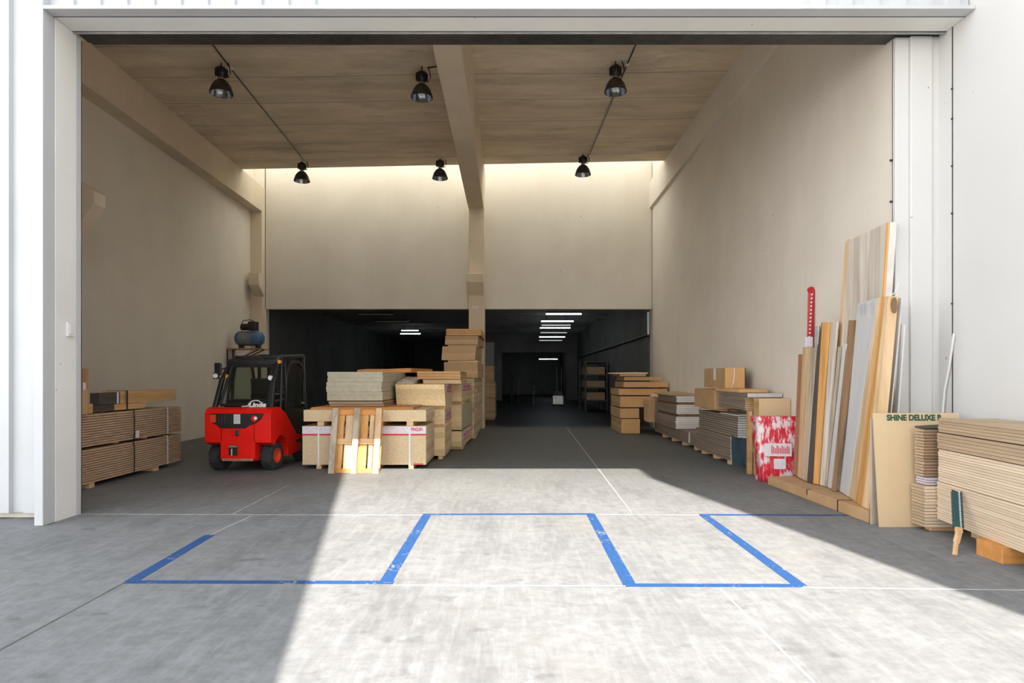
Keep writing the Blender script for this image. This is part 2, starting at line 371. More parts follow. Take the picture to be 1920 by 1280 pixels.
M['teal_wrap'] = mat('dark_teal_blade', (0.012, 0.06, 0.065, 1), (0.02, 0.085, 0.09, 1), 40, rough=0.6)
M['orange_lens'] = mat('orange_lens', (0.85, 0.32, 0.03, 1), None, 4, rough=0.2)
M['white_lens'] = mat('white_lens', (0.85, 0.85, 0.83, 1), None, 4, rough=0.15)
M['red_lens'] = mat('red_lens', (0.65, 0.02, 0.02, 1), None, 4, rough=0.15)
M['white_plastic'] = mat('white_plastic', (0.74, 0.73, 0.70, 1), None, 4, rough=0.4)

def glass_mat():
    m, n, l, bs = new_mat('window_glass')
    out = n['Material Output']; t = n.new('ShaderNodeBsdfTransparent'); g = n.new('ShaderNodeBsdfGlossy')
    g.inputs['Roughness'].default_value = 0.05; t.inputs[0].default_value = (0.80, 0.84, 0.82, 1)
    mx = n.new('ShaderNodeMixShader'); mx.inputs[0].default_value = 0.05
    l.new(t.outputs[0], mx.inputs[1]); l.new(g.outputs[0], mx.inputs[2]); l.new(mx.outputs[0], out.inputs[0]); n.remove(bs); return m
M['glass'] = glass_mat()
def emit(name, c, s):
    m, n, l, bs = new_mat(name)
    bs.inputs['Base Color'].default_value = (0.8, 0.8, 0.8, 1)
    bs.inputs['Emission Color'].default_value = c; bs.inputs['Emission Strength'].default_value = s; return m
M['tube_on'] = emit('lit_tube', (0.86, 0.95, 1.0, 1), 14.0)
M['tube_dim'] = emit('dim_tube', (0.80, 0.85, 0.85, 1), 0.6)
M['tube_off'] = mat('unlit_tube', (0.825, 0.795, 0.705, 1), None, 4, rough=0.3)
def skylight_mat():
    m, n, l, bs = new_mat('translucent_roof_panel')
    out = n['Material Output']; t = n.new('ShaderNodeBsdfTranslucent'); t.inputs[0].default_value = (0.80, 0.79, 0.75, 1)
    l.new(t.outputs[0], out.inputs[0]); n.remove(bs); return m
M['skylight'] = skylight_mat()
def wrap_mat():
    m, n, l, bs = new_mat('red_printed_plastic_wrap')
    tc = n.new('ShaderNodeTexCoord').outputs['Object']
    a = noise(n, l, tc, 9, 6, 0.75, (1.6, 1.6, 0.5)); b = noise(n, l, tc, 26, 4, 0.7, (1.6, 1.6, 0.35)); c = noise(n, l, tc, 3.2, 2, 0.5, (1, 1, 1.2))
    k = mathn(n, l, 'ADD', mathn(n, l, 'ADD', mathn(n, l, 'MULTIPLY', a, 0.4), mathn(n, l, 'MULTIPLY', b, 0.3)), mathn(n, l, 'MULTIPLY', c, 0.3))
    col = ramp(n, l, k, [(0.46, (0.60, 0.012, 0.03, 1)), (0.50, (0.66, 0.05, 0.08, 1)), (0.545, (0.78, 0.68, 0.69, 1))])
    l.new(col, bs.inputs['Base Color']); bs.inputs['Roughness'].default_value = 0.25
    bp = n.new('ShaderNodeBump'); bp.inputs['Strength'].default_value = 0.6; bp.inputs['Distance'].default_value = 0.02
    l.new(a, bp.inputs['Height']); l.new(bp.outputs[0], bs.inputs['Normal']); return m
M['wrap'] = wrap_mat()

# ------------------------------------------------------------------ the building shell
YB = 20.9                       # back wall plane
YD = 7.7                        # door plane (inside)
XL, XR_, XO = -8.37, 4.63, 5.15 # left wall, right wall, right outer wall
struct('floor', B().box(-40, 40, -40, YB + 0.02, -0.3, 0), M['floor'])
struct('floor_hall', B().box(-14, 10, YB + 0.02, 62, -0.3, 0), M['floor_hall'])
fl = bpy.data.objects['floor']

def strip(b, p, q, w, z=0.0022):
    p, q = Vector((p[0], p[1], 0)), Vector((q[0], q[1], 0)); a = (q - p).normalized(); r = Vector((-a.y, a.x, 0)) * w / 2
    u = Vector((0, 0, z))
    b.hexa([p - r, q - r, q + r, p + r, p - r + u, q - r + u, q + r + u, p + r + u])
def G(px, py):
    d = H * F / (py - CY); return Vector(((px - CX) / F * d, d, 0))
# blue parking lines (painted on the floor)
def blue(pts, w, z=0.003):
    for (p, q) in pts:
        b = B(); strip(b, G(*p), G(*q), w, z); link('blue_floor_line', b, M['blue_paint'], fl)
blue([((800.6, 964.5), (722.5, 1092.5)), ((1107, 963), (1181.5, 1098)), ((1318.7, 965), (1500.5, 1098))], 0.105)
blue([((393, 1003), (246, 1090))], 0.105)
blue([((236, 1091), (738, 1092)), ((1172, 1097), (1503, 1098)), ((793, 964.5), (1114, 963.5)), ((1312, 965), (1605, 966))], 0.072, 0.0042)
jl = B()
for p, q in (((150, 963.5), (640, 965)), ((640, 965), (800, 965)), ((1112, 964), (1318, 965)), ((437, 963), (541, 909)),
             ((473, 966), (394, 1003)), ((1185, 962), (1062, 800)), ((1350, 1104), (1530, 1283)),
             ((738, 1097), (1176, 1098)), ((1503, 1101), (1925, 1106))):
    strip(jl, G(*p), G(*q), 0.016, 0.002)
link('slab_joint', jl, M['joint'], fl)
jd = B()
for p, q in (((233, 1092), (-40, 1240)),): strip(jd, G(*p), G(*q), 0.014, 0.002)
link('dark_slab_joint', jd, M['joint_dark'], fl)

# ceiling slab with a slight fall, front to back, up to the skylight slot
zf = lambda x, y: 8.05 + (0.0 if x > 0 else 0) - (y - 8) * 0.002 + (-(0.17) * max(0, (XR_ - x) / 13.0) * (y - 10) / 8.5)
b = B()
xs = [-8.7, -1.0, 4.9]; y0, = (7.9,)
for i in range(2):
    xa, xb = xs[i], xs[i + 1]
    ya, yb = 19.15 - (xa + 8.7) * 0.019, 19.15 - (xb + 8.7) * 0.019
    b.hexa([(xa, y0, zf(xa, y0)), (xb, y0, zf(xb, y0)), (xb, yb, zf(xb, yb)), (xa, ya, zf(xa, ya)),
            (xa, y0, 8.7), (xb, y0, 8.7), (xb, yb, 8.7), (xa, ya, 8.7)])
struct('ceiling', b, M['ceiling'])
struct('window_1', B().box(-8.7, 4.9, 18.85, 21.2, 8.72, 8.74), M['skylight'])
struct('wall_roof_curb', B().box(-8.9, -8.7, 18.8, 21.2, 7, 8.8), M['wall_in'])
# left wall + inset column/beam
struct('wall_left', B().box(XL - 0.3, XL, 7.4, 21.2, 0, 8.75), M['wall_in'])
struct('wall_right', B().box(XR_, XO + 0.3, YD + 0.04, 21.2, 0, 8.75), M['wall_right'])
struct('wall_right_outer', B().box(XO, XO + 0.3, -1.1, YD + 0.04, 0, 9.2), M['wall_out'])
# back wall above the opening, with joints where the panels meet the columns
struct('wall_back', B().box(-8.03, 4.9, YB, YB + 0.28, 3.86, 8.75), M['wall_in'])
struct('wall_back_left', B().box(-8.7, -7.98, YB - 0.02, YB + 0.28, 0, 8.75), M['wall_in'])
# beams
b = B()
b.hexa([(XL, 7.9, 7.22), (-8.0, 7.9, 7.22), (-8.0, YB, 6.97), (XL, YB, 6.97), (XL, 7.9, 8.3), (-8.0, 7.9, 8.3), (-8.0, YB, 7.76), (XL, YB, 7.76)])
struct('trim_1', b, M['beam'])
b = B()
b.hexa([(-1.3, 7.9, 7.25), (-0.83, 7.9, 7.25), (-0.85, 20.5, 7.03), (-1.35, 20.5, 7.03), (-1.42, 7.9, 8.3), (-0.69, 7.9, 8.3), (-0.79, 20.5, 7.99), (-1.37, 20.5, 7.99)])
struct('trim_2', b, M['beam'], bevel=0.015)
b = B()
b.hexa([(4.54, 7.9, 7.42), (XR_ + .02, 7.9, 7.42), (XR_ + .02, YB, 7.16), (4.54, YB, 7.16), (4.54, 7.9, 8.3), (XR_ + .02, 7.9, 8.3), (4.54 + .11, YB, 8.0), (4.54, YB, 8.0)])
struct('trim_3', b, M['wall_right'])
# columns at the back wall with corbels
struct('trim_4', B().box(XL, -8.0, 20.6, YB, 0, 6.99), M['beam'], bevel=0.012)
struct('trim_5', B().box(-1.33, -0.83, 20.42, YB + 0.3, 0, 7.06), M['beam'], bevel=0.012)
def corbel(name, x0, x1, yf, yb, z0, z1, z2):
    b = B().prism([(yb, z0), (yf, z1), (yf, z2), (yb, z2)], 'x', x0, x1); return struct(name, b, M['beam'], bevel=0.01)
corbel('trim_6', -8.24, -7.92, 20.15, 20.62, 4.22, 4.55, 4.93)
corbel('trim_7', -1.36, -0.85, 20.0, 20.44, 4.22, 4.6, 4.88)
corbel_x = B().prism([(-8.36, 3.7), (-7.5, 3.7), (-6.89, 4.51), (-6.89, 4.73), (-7.08, 4.86), (-8.36, 5.5)], 'y', 10.6, 10.9)
struct('trim_8', corbel_x, M['beam'], bevel=0.01)
# thin panel joints on walls
for (x, y, nm) in ((-7.985, YB - 0.025, 'trim_9'),):
    struct(nm, B().box(x - 0.02, x + 0.0, y - 0.01, y, 3.86, 8.6), M['dark_metal'])
struct('trim_10', B().box(4.625, 4.632, 20.86, 20.9, 0, 8.6), M['dark_metal'])
b = B(); b.box(XR_ - 0.004, XR_, 19.0, YB, 7.70, 7.715); b.box(XR_ - 0.004, XR_, YD + 0.05, YD + 0.058, 0, 8.2)
struct('trim_11', b, M['dark_metal'])

# ---- front wall, door reveal, header, cladding
def corrugated(x0, x1, y, z0, z1, per, dep, wide):
    b = B(); pts = []; x = x0
    while x < x1:
        for (dx, dy) in ((0, 0), (per * (1 - wide) * 0.9, 0), (per * (1 - wide), -dep), (per * 0.97, -dep)):
            if x + dx < x1: pts.append((x + dx, y + dy))
        x += per
    pts.append((x1, y)); pts.append((x1, y + 0.06)); pts.append((x0, y + 0.06))
    n = len(pts)
    vs = [(p[0], p[1], z0) for p in pts] + [(p[0], p[1], z1) for p in pts]
    fs = [(i, (i + 1) % n, n + (i + 1) % n, n + i) for i in range(n)]
    return b.add(vs, fs)
struct('wall_front_left', B().box(-14, -5.34, 7.52, 7.9, 0, 9.2), M['wall_in'])
struct('wall_front_header', B().box(-5.3, XO, 7.35, 7.9, 5.80, 9.2), M['wall_in'])
struct('trim_12', corrugated(-14, -5.27, 7.47, 0.07, 9.2, 0.41, 0.055, 0.62), M['white_metal'])
struct('trim_13', corrugated(-5.17, XO - 0.01, 7.18, 5.763, 9.2, 0.30, 0.035, 0.5), M['white_metal'])
b = B()                                     # steel corner trim and plastered reveal of the left jamb
b.box(-5.27, -5.172, 7.08, 7.52, 0, 9.2); struct('trim_14', b, M['white_metal'], bevel=0.006)
struct('trim_15', B().box(-5.27, -5.168, 7.27, 7.62, 0, 5.72), M['jamb'], bevel=0.004)
struct('trim_16', B().box(-5.34, -5.166, 7.622, 7.70, 0, 5.70), M['white_metal'])
struct('trim_17', B().box(-5.34, -5.18, 7.70, 7.735, 0, 5.70), M['dark_metal'])
b = B(); b.box(-5.171, XO - 0.004, 7.08, 7.30, 5.72, 5.762); struct('trim_18', b, M['white_metal'], bevel=0.006)
b = B(); b.box(-5.17, XO - 0.004, 7.235, 7.249, 5.7185, 5.722); b.box(-5.17, XO - 0.004, 7.546, 7.56, 5.72, 5.74); struct('trim_32', b, M['dark_metal'])
b = B(); b.box(-5.168, XO - 0.004, 7.251, 7.545, 5.7195, 5.9); struct('trim_19', b, M['jamb'], bevel=0.004)
b = B(); b.box(-5.17, XO - 0.004, 7.56, 7.575, 5.70, 5.85); struct('trim_20', b, M['steel'])
b = B(); b.box(-5.17, XO - 0.004, 7.575, 7.84, 5.74, 5.85); struct('trim_21', b, M['dark_metal'])
b = B(); b.box(-5.15, XO - 0.004, 7.845, 7.90, 5.745, 5.80); struct('trim_22', b, M['dark_metal'])
# right return: flat piers seen from the front
struct('trim_23', B().box(4.63, 4.80, YD, YD + 0.05, 0, 5.735), M['wall_out'], bevel=0.01)
struct('trim_24', B().box(4.80, 5.06, YD - 0.03, YD + 0.05, 0, 5.735), M['wall_out'], bevel=0.01)
struct('trim_25', B().box(5.06, XO, YD - 0.005, YD + 0.05, 0, 5.735), M['wall_out'])
b = B(); b.box(XO - 0.003, XO + 0.001, 7.445, 7.462, 0, 5.72); struct('trim_26', b, M['dark_metal'])
for i, z in enumerate((5.0, 4.65, 4.1, 3.55, 2.5, 1.9)):
    solo('wall_bolt', B().cyl((XO - 0.018, 7.45, z), (XO, 7.45, z), 0.011, n=8), M['dark_metal'], 'small dark bolt in the outer right wall seam, ' + ('topmost', 'second from the top', 'third from the top', 'fourth from the top', 'fifth from the top', 'lowest')[i], 'bolt', 'bolts in the right wall seam')
for i, z in enumerate((4.27, 3.77, 1.3)):
    solo('wall_stud', B().cyl((XR_ - 0.03, YD + 0.055, z), (XR_, YD + 0.055, z), 0.014, n=8), M['dark_metal'], 'small dark stud in the interior right wall joint, ' + ('upper', 'middle', 'lowest')[i], 'stud', 'studs in the joint of the right wall')
# unseen tall blocks added behind the viewpoint to cast the yard shadow edges
struct('wall_shadow_caster_left', B().box(-4.3, 0.31, -6.5, -4.0, 0, 22), M['wall_out'])
struct('wall_shadow_caster_right', B().box(5.52, 9, -5, -2.5, 0, 20), M['wall_out'])

# ---- rear hall
hall = M['hall']
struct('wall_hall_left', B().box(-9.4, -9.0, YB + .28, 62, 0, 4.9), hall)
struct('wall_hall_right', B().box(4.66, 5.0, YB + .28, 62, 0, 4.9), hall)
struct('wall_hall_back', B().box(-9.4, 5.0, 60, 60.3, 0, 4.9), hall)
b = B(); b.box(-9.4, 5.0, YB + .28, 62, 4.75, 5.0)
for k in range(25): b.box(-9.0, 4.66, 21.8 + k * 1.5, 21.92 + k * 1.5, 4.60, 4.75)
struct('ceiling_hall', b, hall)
struct('trim_27', B().box(-2.0, 4.66, 44.6, 45.0, 3.35, 4.75), hall)
struct('trim_28', B().box(3.9, 4.66, 44.6, 45.0, 0, 3.35), hall)
struct('trim_29', B().box(-2.0, -0.6, 44.6, 45.0, 0, 3.35), hall)
struct('trim_30', B().box(4.56, 4.62, 21.25, 21.33, 3.05, 3.8), M['steel'])
b = B(); b.tube([(4.6, 21.3, 3.05), (4.6, 30, 3.0), (4.6, 44, 2.95)], 0.04); struct('trim_31', b, M['dark_metal'])

# tube lights
def tube_light(px0, px1, py, d, kind, label):
    x0, x1, z = XR(px0, d), XR(px1, d), ZR(py, d)
    r = empty('tube_light', label, 'light', ((x0 + x1) / 2, d, z), group='ceiling tube lights in the rear hall')
    L = x1 - x0
    link('housing', B().box(-L / 2 - .03, L / 2 + .03, -0.05, 0.05, 0.035, 0.10), M['dark_metal'], r)
    link('tube', B().cyl((-L / 2, 0, 0), (L / 2, 0, 0), 0.027, n=10), M['tube_' + kind], r, smooth=True)
    for q in (-L / 3, L / 3): link('suspension', B().cyl((q, 0, 0.1), (q, 0, 4.748 - z), 0.01, n=6), M['dark_metal'], r)
tl = [(1023.8, 1090, 588.5, 27, 'on', 'nearest and widest bright tube light in the right rear hall'),
      (1015, 1075, 602, 30, 'on', 'second bright tube light back in the right rear hall'),
      (1015.5, 1070, 609.5, 31.5, 'dim', 'third, dimmer tube light back in the right rear hall'),
      (1012.5, 1069, 614.5, 33, 'on', 'fourth tube light back in the right rear hall'),
      (1013.5, 1063, 623.5, 36, 'dim', 'fifth, dimmer tube light back in the right rear hall'),
      (1011.5, 1059, 631.5, 38.5, 'on', 'sixth tube light back in the right rear hall'),
      (1011, 1053.8, 638, 41.5, 'dim', 'seventh, dim tube light just before the dark lintel in the rear hall'),
      (1011, 1045, 673, 53, 'on', 'lone bright tube light under the far lintel of the rear hall'),
      (672, 737, 589, 27, 'off', 'nearest unlit tube light in the left rear hall'),
      (702, 766, 602.5, 30, 'off', 'second unlit tube light in the left rear hall'),
      (753, 784, 619.5, 38.2, 'on', 'upper of two short bright tube lights in the left rear hall'),
      (751, 788, 625.5, 36.0, 'on', 'lower of two short bright tube lights in the left rear hall')]
for a in tl: tube_light(*a)

# ------------------------------------------------------------------ high-bay lamps and cables
def lamp(px, py_bottom, d, label, zc, first=None):
    x = XR(px, d); zb = ZR(py_bottom, d)
    r = empty('high_bay_lamp', label, 'lamp', (x, d, zb), group='black high bay lamps under the ceiling')
    h = zc - zb
    prof = [(0.225, 0.0), (0.228, 0.012), (0.215, 0.06), (0.185, 0.15), (0.13, 0.235), (0.075, 0.28), (0.0, 0.29)]
    link('shade', B().lathe(prof, n=32), M['dark_metal'], r, smooth=True)
    pin = [(0.222, 0.0), (0.208, 0.058), (0.178, 0.146), (0.122, 0.228), (0.0, 0.25)]
    link('reflector', B().lathe(pin, n=32), M['reflector'], r, smooth=True)
    link('bulb', B().lathe([(0, 0.05), (0.03, 0.06), (0.045, 0.1), (0.03, 0.17), (0.02, 0.22)], n=14), M['bulb'], r, smooth=True)
    ph = [(0.0, 0.27), (0.05, 0.28), (0.05, 0.33), (0.095, 0.37), (0.115, 0.42), (0.11, 0.48), (0.075, 0.53), (0.03, 0.55), (0, 0.55)]
    g = link('ballast_housing', B().lathe(ph, n=20), M['black'], r, smooth=True)
    fins = B()
    for k in range(10):
        a = 2 * PI * k / 10; fins.beam((0.1 * math.cos(a), 0.1 * math.sin(a), 0.36), (0.1 * math.cos(a), 0.1 * math.sin(a), 0.5), 0.012, 0.05, (math.cos(a), math.sin(a), 0))
    link('cooling_fins', fins, M['black'], g)
    link('collar', B().cyl((0, 0, 0.272), (0, 0, 0.335), 0.052, n=16), M['steel'], r, smooth=True)
    link('hook', B().cyl((0, 0, 0.54), (0, 0, max(h, 0.57)), 0.014, n=8), M['dark_metal'], r)
    cp = [(0.05, 0, 0.33), (0.14, 0, 0.34), (0.18, 0.0, 0.42), (0.17, 0, 0.5), (0.13, 0, max(h - 0.01, .55))]
    link('supply_cable', B().tube(cp, 0.011, 6), M['black'], r)
M['reflector'] = mat('polished_reflector', (0.35, 0.37, 0.40, 1), None, 3, rough=0.18, metal=1.0)
M['bulb'] = mat('frosted_bulb', (0.75, 0.78, 0.8, 1), None, 3, rough=0.2)
lamp(415, 176, 12.9, 'high bay lamp nearest the upper left corner, left of the front row', 8.0)
lamp(791, 184, 13.1, 'high bay lamp in the front row just left of the middle beam', 8.0)
lamp(1154, 173, 12.9, 'high bay lamp of the front row in the right bay', 8.02)
lamp(566, 340, 18.4, 'left high bay lamp of the back row, in front of the bright back wall', 7.85)
lamp(825, 335, 18.5, 'back row high bay lamp just left of the middle beam', 7.92)
lamp(1093, 328, 18.2, 'back row high bay lamp in the right bay', 7.98)
def cable(name, pts, label, r=0.014):
    solo(name, B().tube(pts, r, 6), M['black'], label, 'cable', smooth=True)
def zc(x, y): return zf(x, y) - 0.045
cable('ceiling_cable', [(XR(400, 12.2), 12.2, zc(-5.6, 12.2)), (XR(433, 13.1), 13.1, zc(-5.7, 13.1)), (-5.92, 18.4, zc(-5.9, 18.4))], 'long black cable across the left ceiling bay linking two lamps')
cable('ceiling_cable', [(2.42, 11.5, zc(2.4, 11.5)), (2.37, 13.0, zc(2.3, 13)), (2.25, 18.2, zc(2.2, 18.2))], 'long black cable across the right ceiling bay linking two lamps')
cable('lamp_cable', [(-1.70, 13.1, zc(-1.7, 13.1)), (-1.36, 13.0, zc(-1.3, 13.0))], 'short black cable from the front middle lamp to the beam')
solo('junction_box', B().box(-5.78, -5.68, 13.02, 13.12, 7.93, 8.0), M['white_plastic'], 'small white junction box on the left ceiling cable', 'junction box')
solo('junction_box', B().box(2.33, 2.41, 12.95, 13.03, 7.965, 8.03), M['white_plastic'], 'small white junction box on the right ceiling cable', 'junction box')
# small things on walls
r = empty('switch_box', 'white switch box on the left door jamb', 'switch', (-5.168, 7.5, 2.12))
link('body', B().box(0.0, 0.03, -0.06, 0.05, 0, 0.165), M['white_plastic'], r, bevel=0.005)
link('rocker', B().box(0.03, 0.038, -0.04, 0.03, 0.03, 0.135), M['white_plastic'], r, bevel=0.003)
r = empty('sign_plate', 'small white plate on the middle column below its corbel', 'sign', (XR(891, 20.4), 20.415, ZR(578, 20.4)))
link('plate', B().box(-0.1, 0.1, -0.012, 0, 0, 0.075), M['white_plastic'], r)
link('edge_line', B().box(-0.085, 0.085, -0.014, -0.011, 0.03, 0.042), M['grey_ink'], r)
solo('white_cable', B().tube([(XO - 0.02, 7.40, 2.15), (XO - 0.025, 7.42, 2.03), (XO - 0.03, 7.47, 1.75), (XO - 0.04, 7.53, 1.5), (XO - 0.05, 7.57, 1.1), (XO - 0.05, 7.58, 0.6)], 0.014, 8), M['white_strap'], 'thin white cable hanging loose on the white right wall', 'cable', smooth=True)

# ------------------------------------------------------------------ stacks
def nth(label, k, n):
    if n < 2: return label
    if k == 0: return label + ', bottommost'
    if k == n - 1: return label + ', topmost'
    return label + ', ' + ORD[k] + ' from below'
def sheets(name, n, x0, x1, y0, y1, z0, z1, mats, label, cat, group, jit=0.01, fill=0.86, rotz=0.0, bev=0.0):
    t = (z1 - z0) / n; w, L = x1 - x0, y1 - y0
    b = B().box(-w / 2, w / 2, -L / 2, L / 2, 0, t * fill, 0, 1)
    o = link(name, b, mats, None, ((x0 + x1) / 2, (y0 + y1) / 2, z0), rotz, bev); tag(o, nth(label, 0, n), cat, group)
    out = [o]
    for k in range(1, n):
        c = o.copy(); COL.objects.link(c)
        c.location = ((x0 + x1) / 2 + random.uniform(-jit, jit), (y0 + y1) / 2 + random.uniform(-jit, jit), z0 + k * t); out.append(c); c['label'] = nth(label, k, n)
    return out
def pack(name, x0, x1, y0, y1, z0, z1, mats, label, rotz=0.0, n=0, cat='board pack', group=None, bevel=0.003, tilt=0.0, fill=0.9):
    r = empty(name, label, cat, ((x0 + x1) / 2, (y0 + y1) / 2, z0), rotz, group)
    w, L, h = (x1 - x0) / 2, (y1 - y0) / 2, z1 - z0
    b = B()
    if n:
        t = h / n
        for k in range(n):
            j = random.uniform(-0.006, 0.006); q = random.uniform(-0.006, 0.006)
            s = tilt * k / n
            b.box(-w + j + s, w + j + s, -L + q, L + q, k * t, (k + fill) * t, 0, 1)
    else:
        b.hexa([(-w, -L, 0), (w, -L, 0), (w, L, 0), (-w, L, 0), (-w + tilt, -L, h), (w + tilt, -L, h), (w + tilt, L, h), (-w + tilt, L, h)], 0, 1)
    link('board_layers', b, mats, r, bevel=bevel if not n else 0)
    return r, w, L, h
def bearers(xs, y0, y1, z0, z1, label, group, w=0.09, mat_='wood_x', rotz=0):
    for i, x in enumerate(xs):
        solo('timber_bearer', B().box(x - w / 2, x + w / 2, y0, y1, z0, z1 - 0.001), M[mat_], label + (', leftmost', ', middle one', ', rightmost')[i], 'timber', group, bevel=0.004)
def ybearers(ys, x0, x1, z0, z1, label, group, w=0.09):
    for i, y in enumerate(ys):
        solo('timber_bearer', B().box(x0, x1, y - w / 2, y + w / 2, z0, z1 - 0.001), M['wood_x'], label if len(ys) < 2 else label + (', nearest' if i == 0 else ', farthest' if i == len(ys) - 1 else ', ' + ORD[i] + ' from the door'), 'timber', group, bevel=0.004)
def text(body, size, m, parent, loc, rot, name='printed_text', sx=1.0, bold=0.0):
    cu = bpy.data.curves.new('txt', 'FONT'); cu.body = body; cu.size = size; cu.extrude = 0.0008; cu.offset = bold
    o = bpy.data.objects.new('txt', cu); COL.objects.link(o)
    dg = bpy.context.evaluated_depsgraph_get(); dg.update()
    me = bpy.data.meshes.new_from_object(o.evaluated_get(dg)); bpy.data.objects.remove(o)
    for v in me.vertices: v.co.x *= sx
    me.materials.clear(); me.materials.append(m)
    t = bpy.data.objects.new(name, me); COL.objects.link(t); t.parent = parent; t.location = loc; t.rotation_euler = rot
    return t
RF = (PI / 2, 0, 0)             # text facing -Y
RS = (PI / 2, 0, PI / 2)        # text facing +X

# --- wide front pack with the printed banner
r, w, L, h = pack('chipboard_pack', -3.72, -1.51, 11.45, 12.7, 0.075, 0.765, [M['chip_lines'], M['chip']], 'large strapped chipboard pack on the floor with a red and white banner, behind the pallet')
bn = link('banner', B().box(-w - .002, w + .002, -L - 0.006, -L - 0.001, h - 0.155, h), M['paper'], r)
link('banner_stripe', B().box(-w - .002, w + .002, -L - 0.009, -L - 0.005, h - 0.165, h - 0.135), M['red_ink'], bn)
text('PINGUIN', 0.085, M['red_ink'], bn, (w - 0.265, -L - 0.0065, h - 0.085), RF, sx=0.60, bold=0.003)
sw = B()
for k in range(7):
    a = w - 0.75 + k * 0.07; sw.tube([(a - 0.3, -L - 0.006, h - 0.01), (a - 0.12, -L - 0.006, h - 0.04), (a, -L - 0.006, h - 0.13)], 0.0016, 4)
for k in range(16):
    x = -w + 0.06 + (k % 8) * 0.04 + (1.0 if k > 7 else 0); z = h - random.uniform(0.03, 0.11)
    sw.box(x, x + random.uniform(0.015, 0.05), -L - 0.0075, -L - 0.0055, z, z + 0.006)
link('banner_print', sw, M['red_ink'], bn)
for x in (-3.43, -2.38, -1.80):
    q = x + 2.615
    link('strap', B().box(q - 0.016, q + 0.016, -L - 0.012, -L - 0.009, -0.03, h + 0.003).box(q - 0.016, q + 0.016, -L - 0.012, L, h, h + 0.003), M['white_strap'], r)
link('red_mark', B().box(w - 0.22, w - 0.05, -L - 0.003, -L, 0.0, 0.025), M['red_ink'], r)
bearers((-3.43, -2.38, -1.78), 11.46, 12.68, 0, 0.075, 'timber foot under the large bannered chipboard pack', 'feet under the bannered pack')
bearers((-3.40, -2.36, -1.80), 11.47, 12.68, 0.765 + 0.004, 0.85, 'pale timber bearer between the bannered pack and the pack on it', 'bearers on the bannered pack', 0.12)
pack('chipboard_pack', -3.70, -1.51, 11.45, 12.72, 0.85, 1.055, [M['chip_lines'], M['chip']], 'flat chipboard pack lying on bearers above the bannered pack')
sheets('thin_sheet', 2, -3.59, -1.75, 11.52, 12.7, 1.057, 1.10, [M['wood_ox'], M['wood_ox']], 'thin orange sheet lying on the flat chipboard pack', 'sheet', 'thin orange sheets on the flat chipboard pack', 0.02)
sheets('brown_sheet', 2, -3.33, -2.33, 11.8, 14.1, 1.104, 1.20, [M['ply_brown'], M['ply_brown']], 'dull brown sheet under the grey green stack', 'sheet', 'brown sheets under the grey green stack', 0.02)
# grey-green MDF stack, three tiers
for (a, n_, z0, z1, xo) in ((0, 8, 1.21, 1.365, 0.0), (1, 10, 1.367, 1.555, -0.015), (2, 9, 1.557, 1.74, 0.01)):
    sheets('mdf_sheet', n_, -3.38 + xo, -2.36 + xo, 11.8, 14.38, z0, z1, [M['mdf_grey'], M['mdf_grey']],
           ('grey green board in the lowest tier behind the pallet', 'grey green board in the middle tier behind the pallet', 'grey green board in the top tier behind the pallet')[a],
           'board', ('lowest tier of grey green boards', 'middle tier of grey green boards', 'top tier of grey green boards')[a], 0.008, 0.93)
r = solo('veneer_panel', B().hexa([(-3.35, 14.0, 1.745), (-2.2, 14.2, 1.745), (-1.95, 16.0, 1.745), (-3.5, 15.6, 1.745), (-3.35, 14.0, 1.80), (-2.2, 14.2, 1.84), (-1.95, 16.0, 1.84), (-3.5, 15.6, 1.84)]), M['wood_ox'], 'orange brown panel lying across the far end of the grey green stack', 'panel')
# second column behind: G + D
r, w, L, h = pack('chipboard_pack', -3.5, -1.31, 12.8, 14.2, 0.07, 0.64, [M['chip_lines'], M['yellow_chip']], 'bottom chipboard pack of the stack right of and behind the bannered pack')
bearers((-3.3, -2.4, -1.4), 12.8, 14.2, 0, 0.07, 'timber foot under the second chipboard stack', 'feet under the second stack')
ybearers((12.92, 13.35, 13.8, 14.12), -3.4, -1.30, 0.64, 0.70, 'small crosswise bearer above the bottom pack of the second stack', 'lower bearers in the second stack', 0.07)
r, w, L, h = pack('chipboard_pack', -3.5, -1.31, 12.8, 14.2, 0.70, 1.0, [M['chip_lines'], M['yellow_chip']], 'middle chipboard pack of the second stack with a lilac printed label on its side')
def side_label(r, w, L, h, ya, yb, z0, z1, m='paper_lilac'):
    lb = link('paper_label', B().hexa([(w + .001, ya, z0), (w + .006, ya, z0), (w + .006, yb, z0), (w + .001, yb, z0), (w + .001, ya, z1), (w + .006, ya, z1), (w + .006, yb, z1), (w + .001, yb, z1)]), M[m], r)
    link('label_stripe', B().box(w + .006, w + .009, ya, yb, z0, z0 + 0.02), M['red_ink'], lb)
    pr = B(); n = 7
    for k in range(n):
        y = ya + (yb - ya) * (k + 0.7) / (n + 1); pr.box(w + .006, w + .008, y, y + (yb - ya) * 0.06, z0 + (z1 - z0) * 0.3, z0 + (z1 - z0) * random.uniform(0.6, 0.85))
    link('label_print', pr, M['red_ink'], lb)
side_label(r, w, L, h, -0.58, 0.62, 0.07, 0.24)
ybearers((12.92, 13.35, 13.8, 14.12), -3.4, -1.30, 1.0, 1.065, 'small crosswise bearer under the yellow chipboard pack', 'upper bearers in the second stack', 0.07)
r, w, L, h = pack('chipboard_pack', -2.265, -1.29, 12.74, 14.2, 1.068, 1.50, [M['chip'], M['yellow_chip']], 'yellow chipboard pack on top of the second stack, beside the grey green boards', tilt=-0.03)
side_label(r, w - 0.02, L, h, -0.45, 0.6, h - 0.17, h - 0.01)
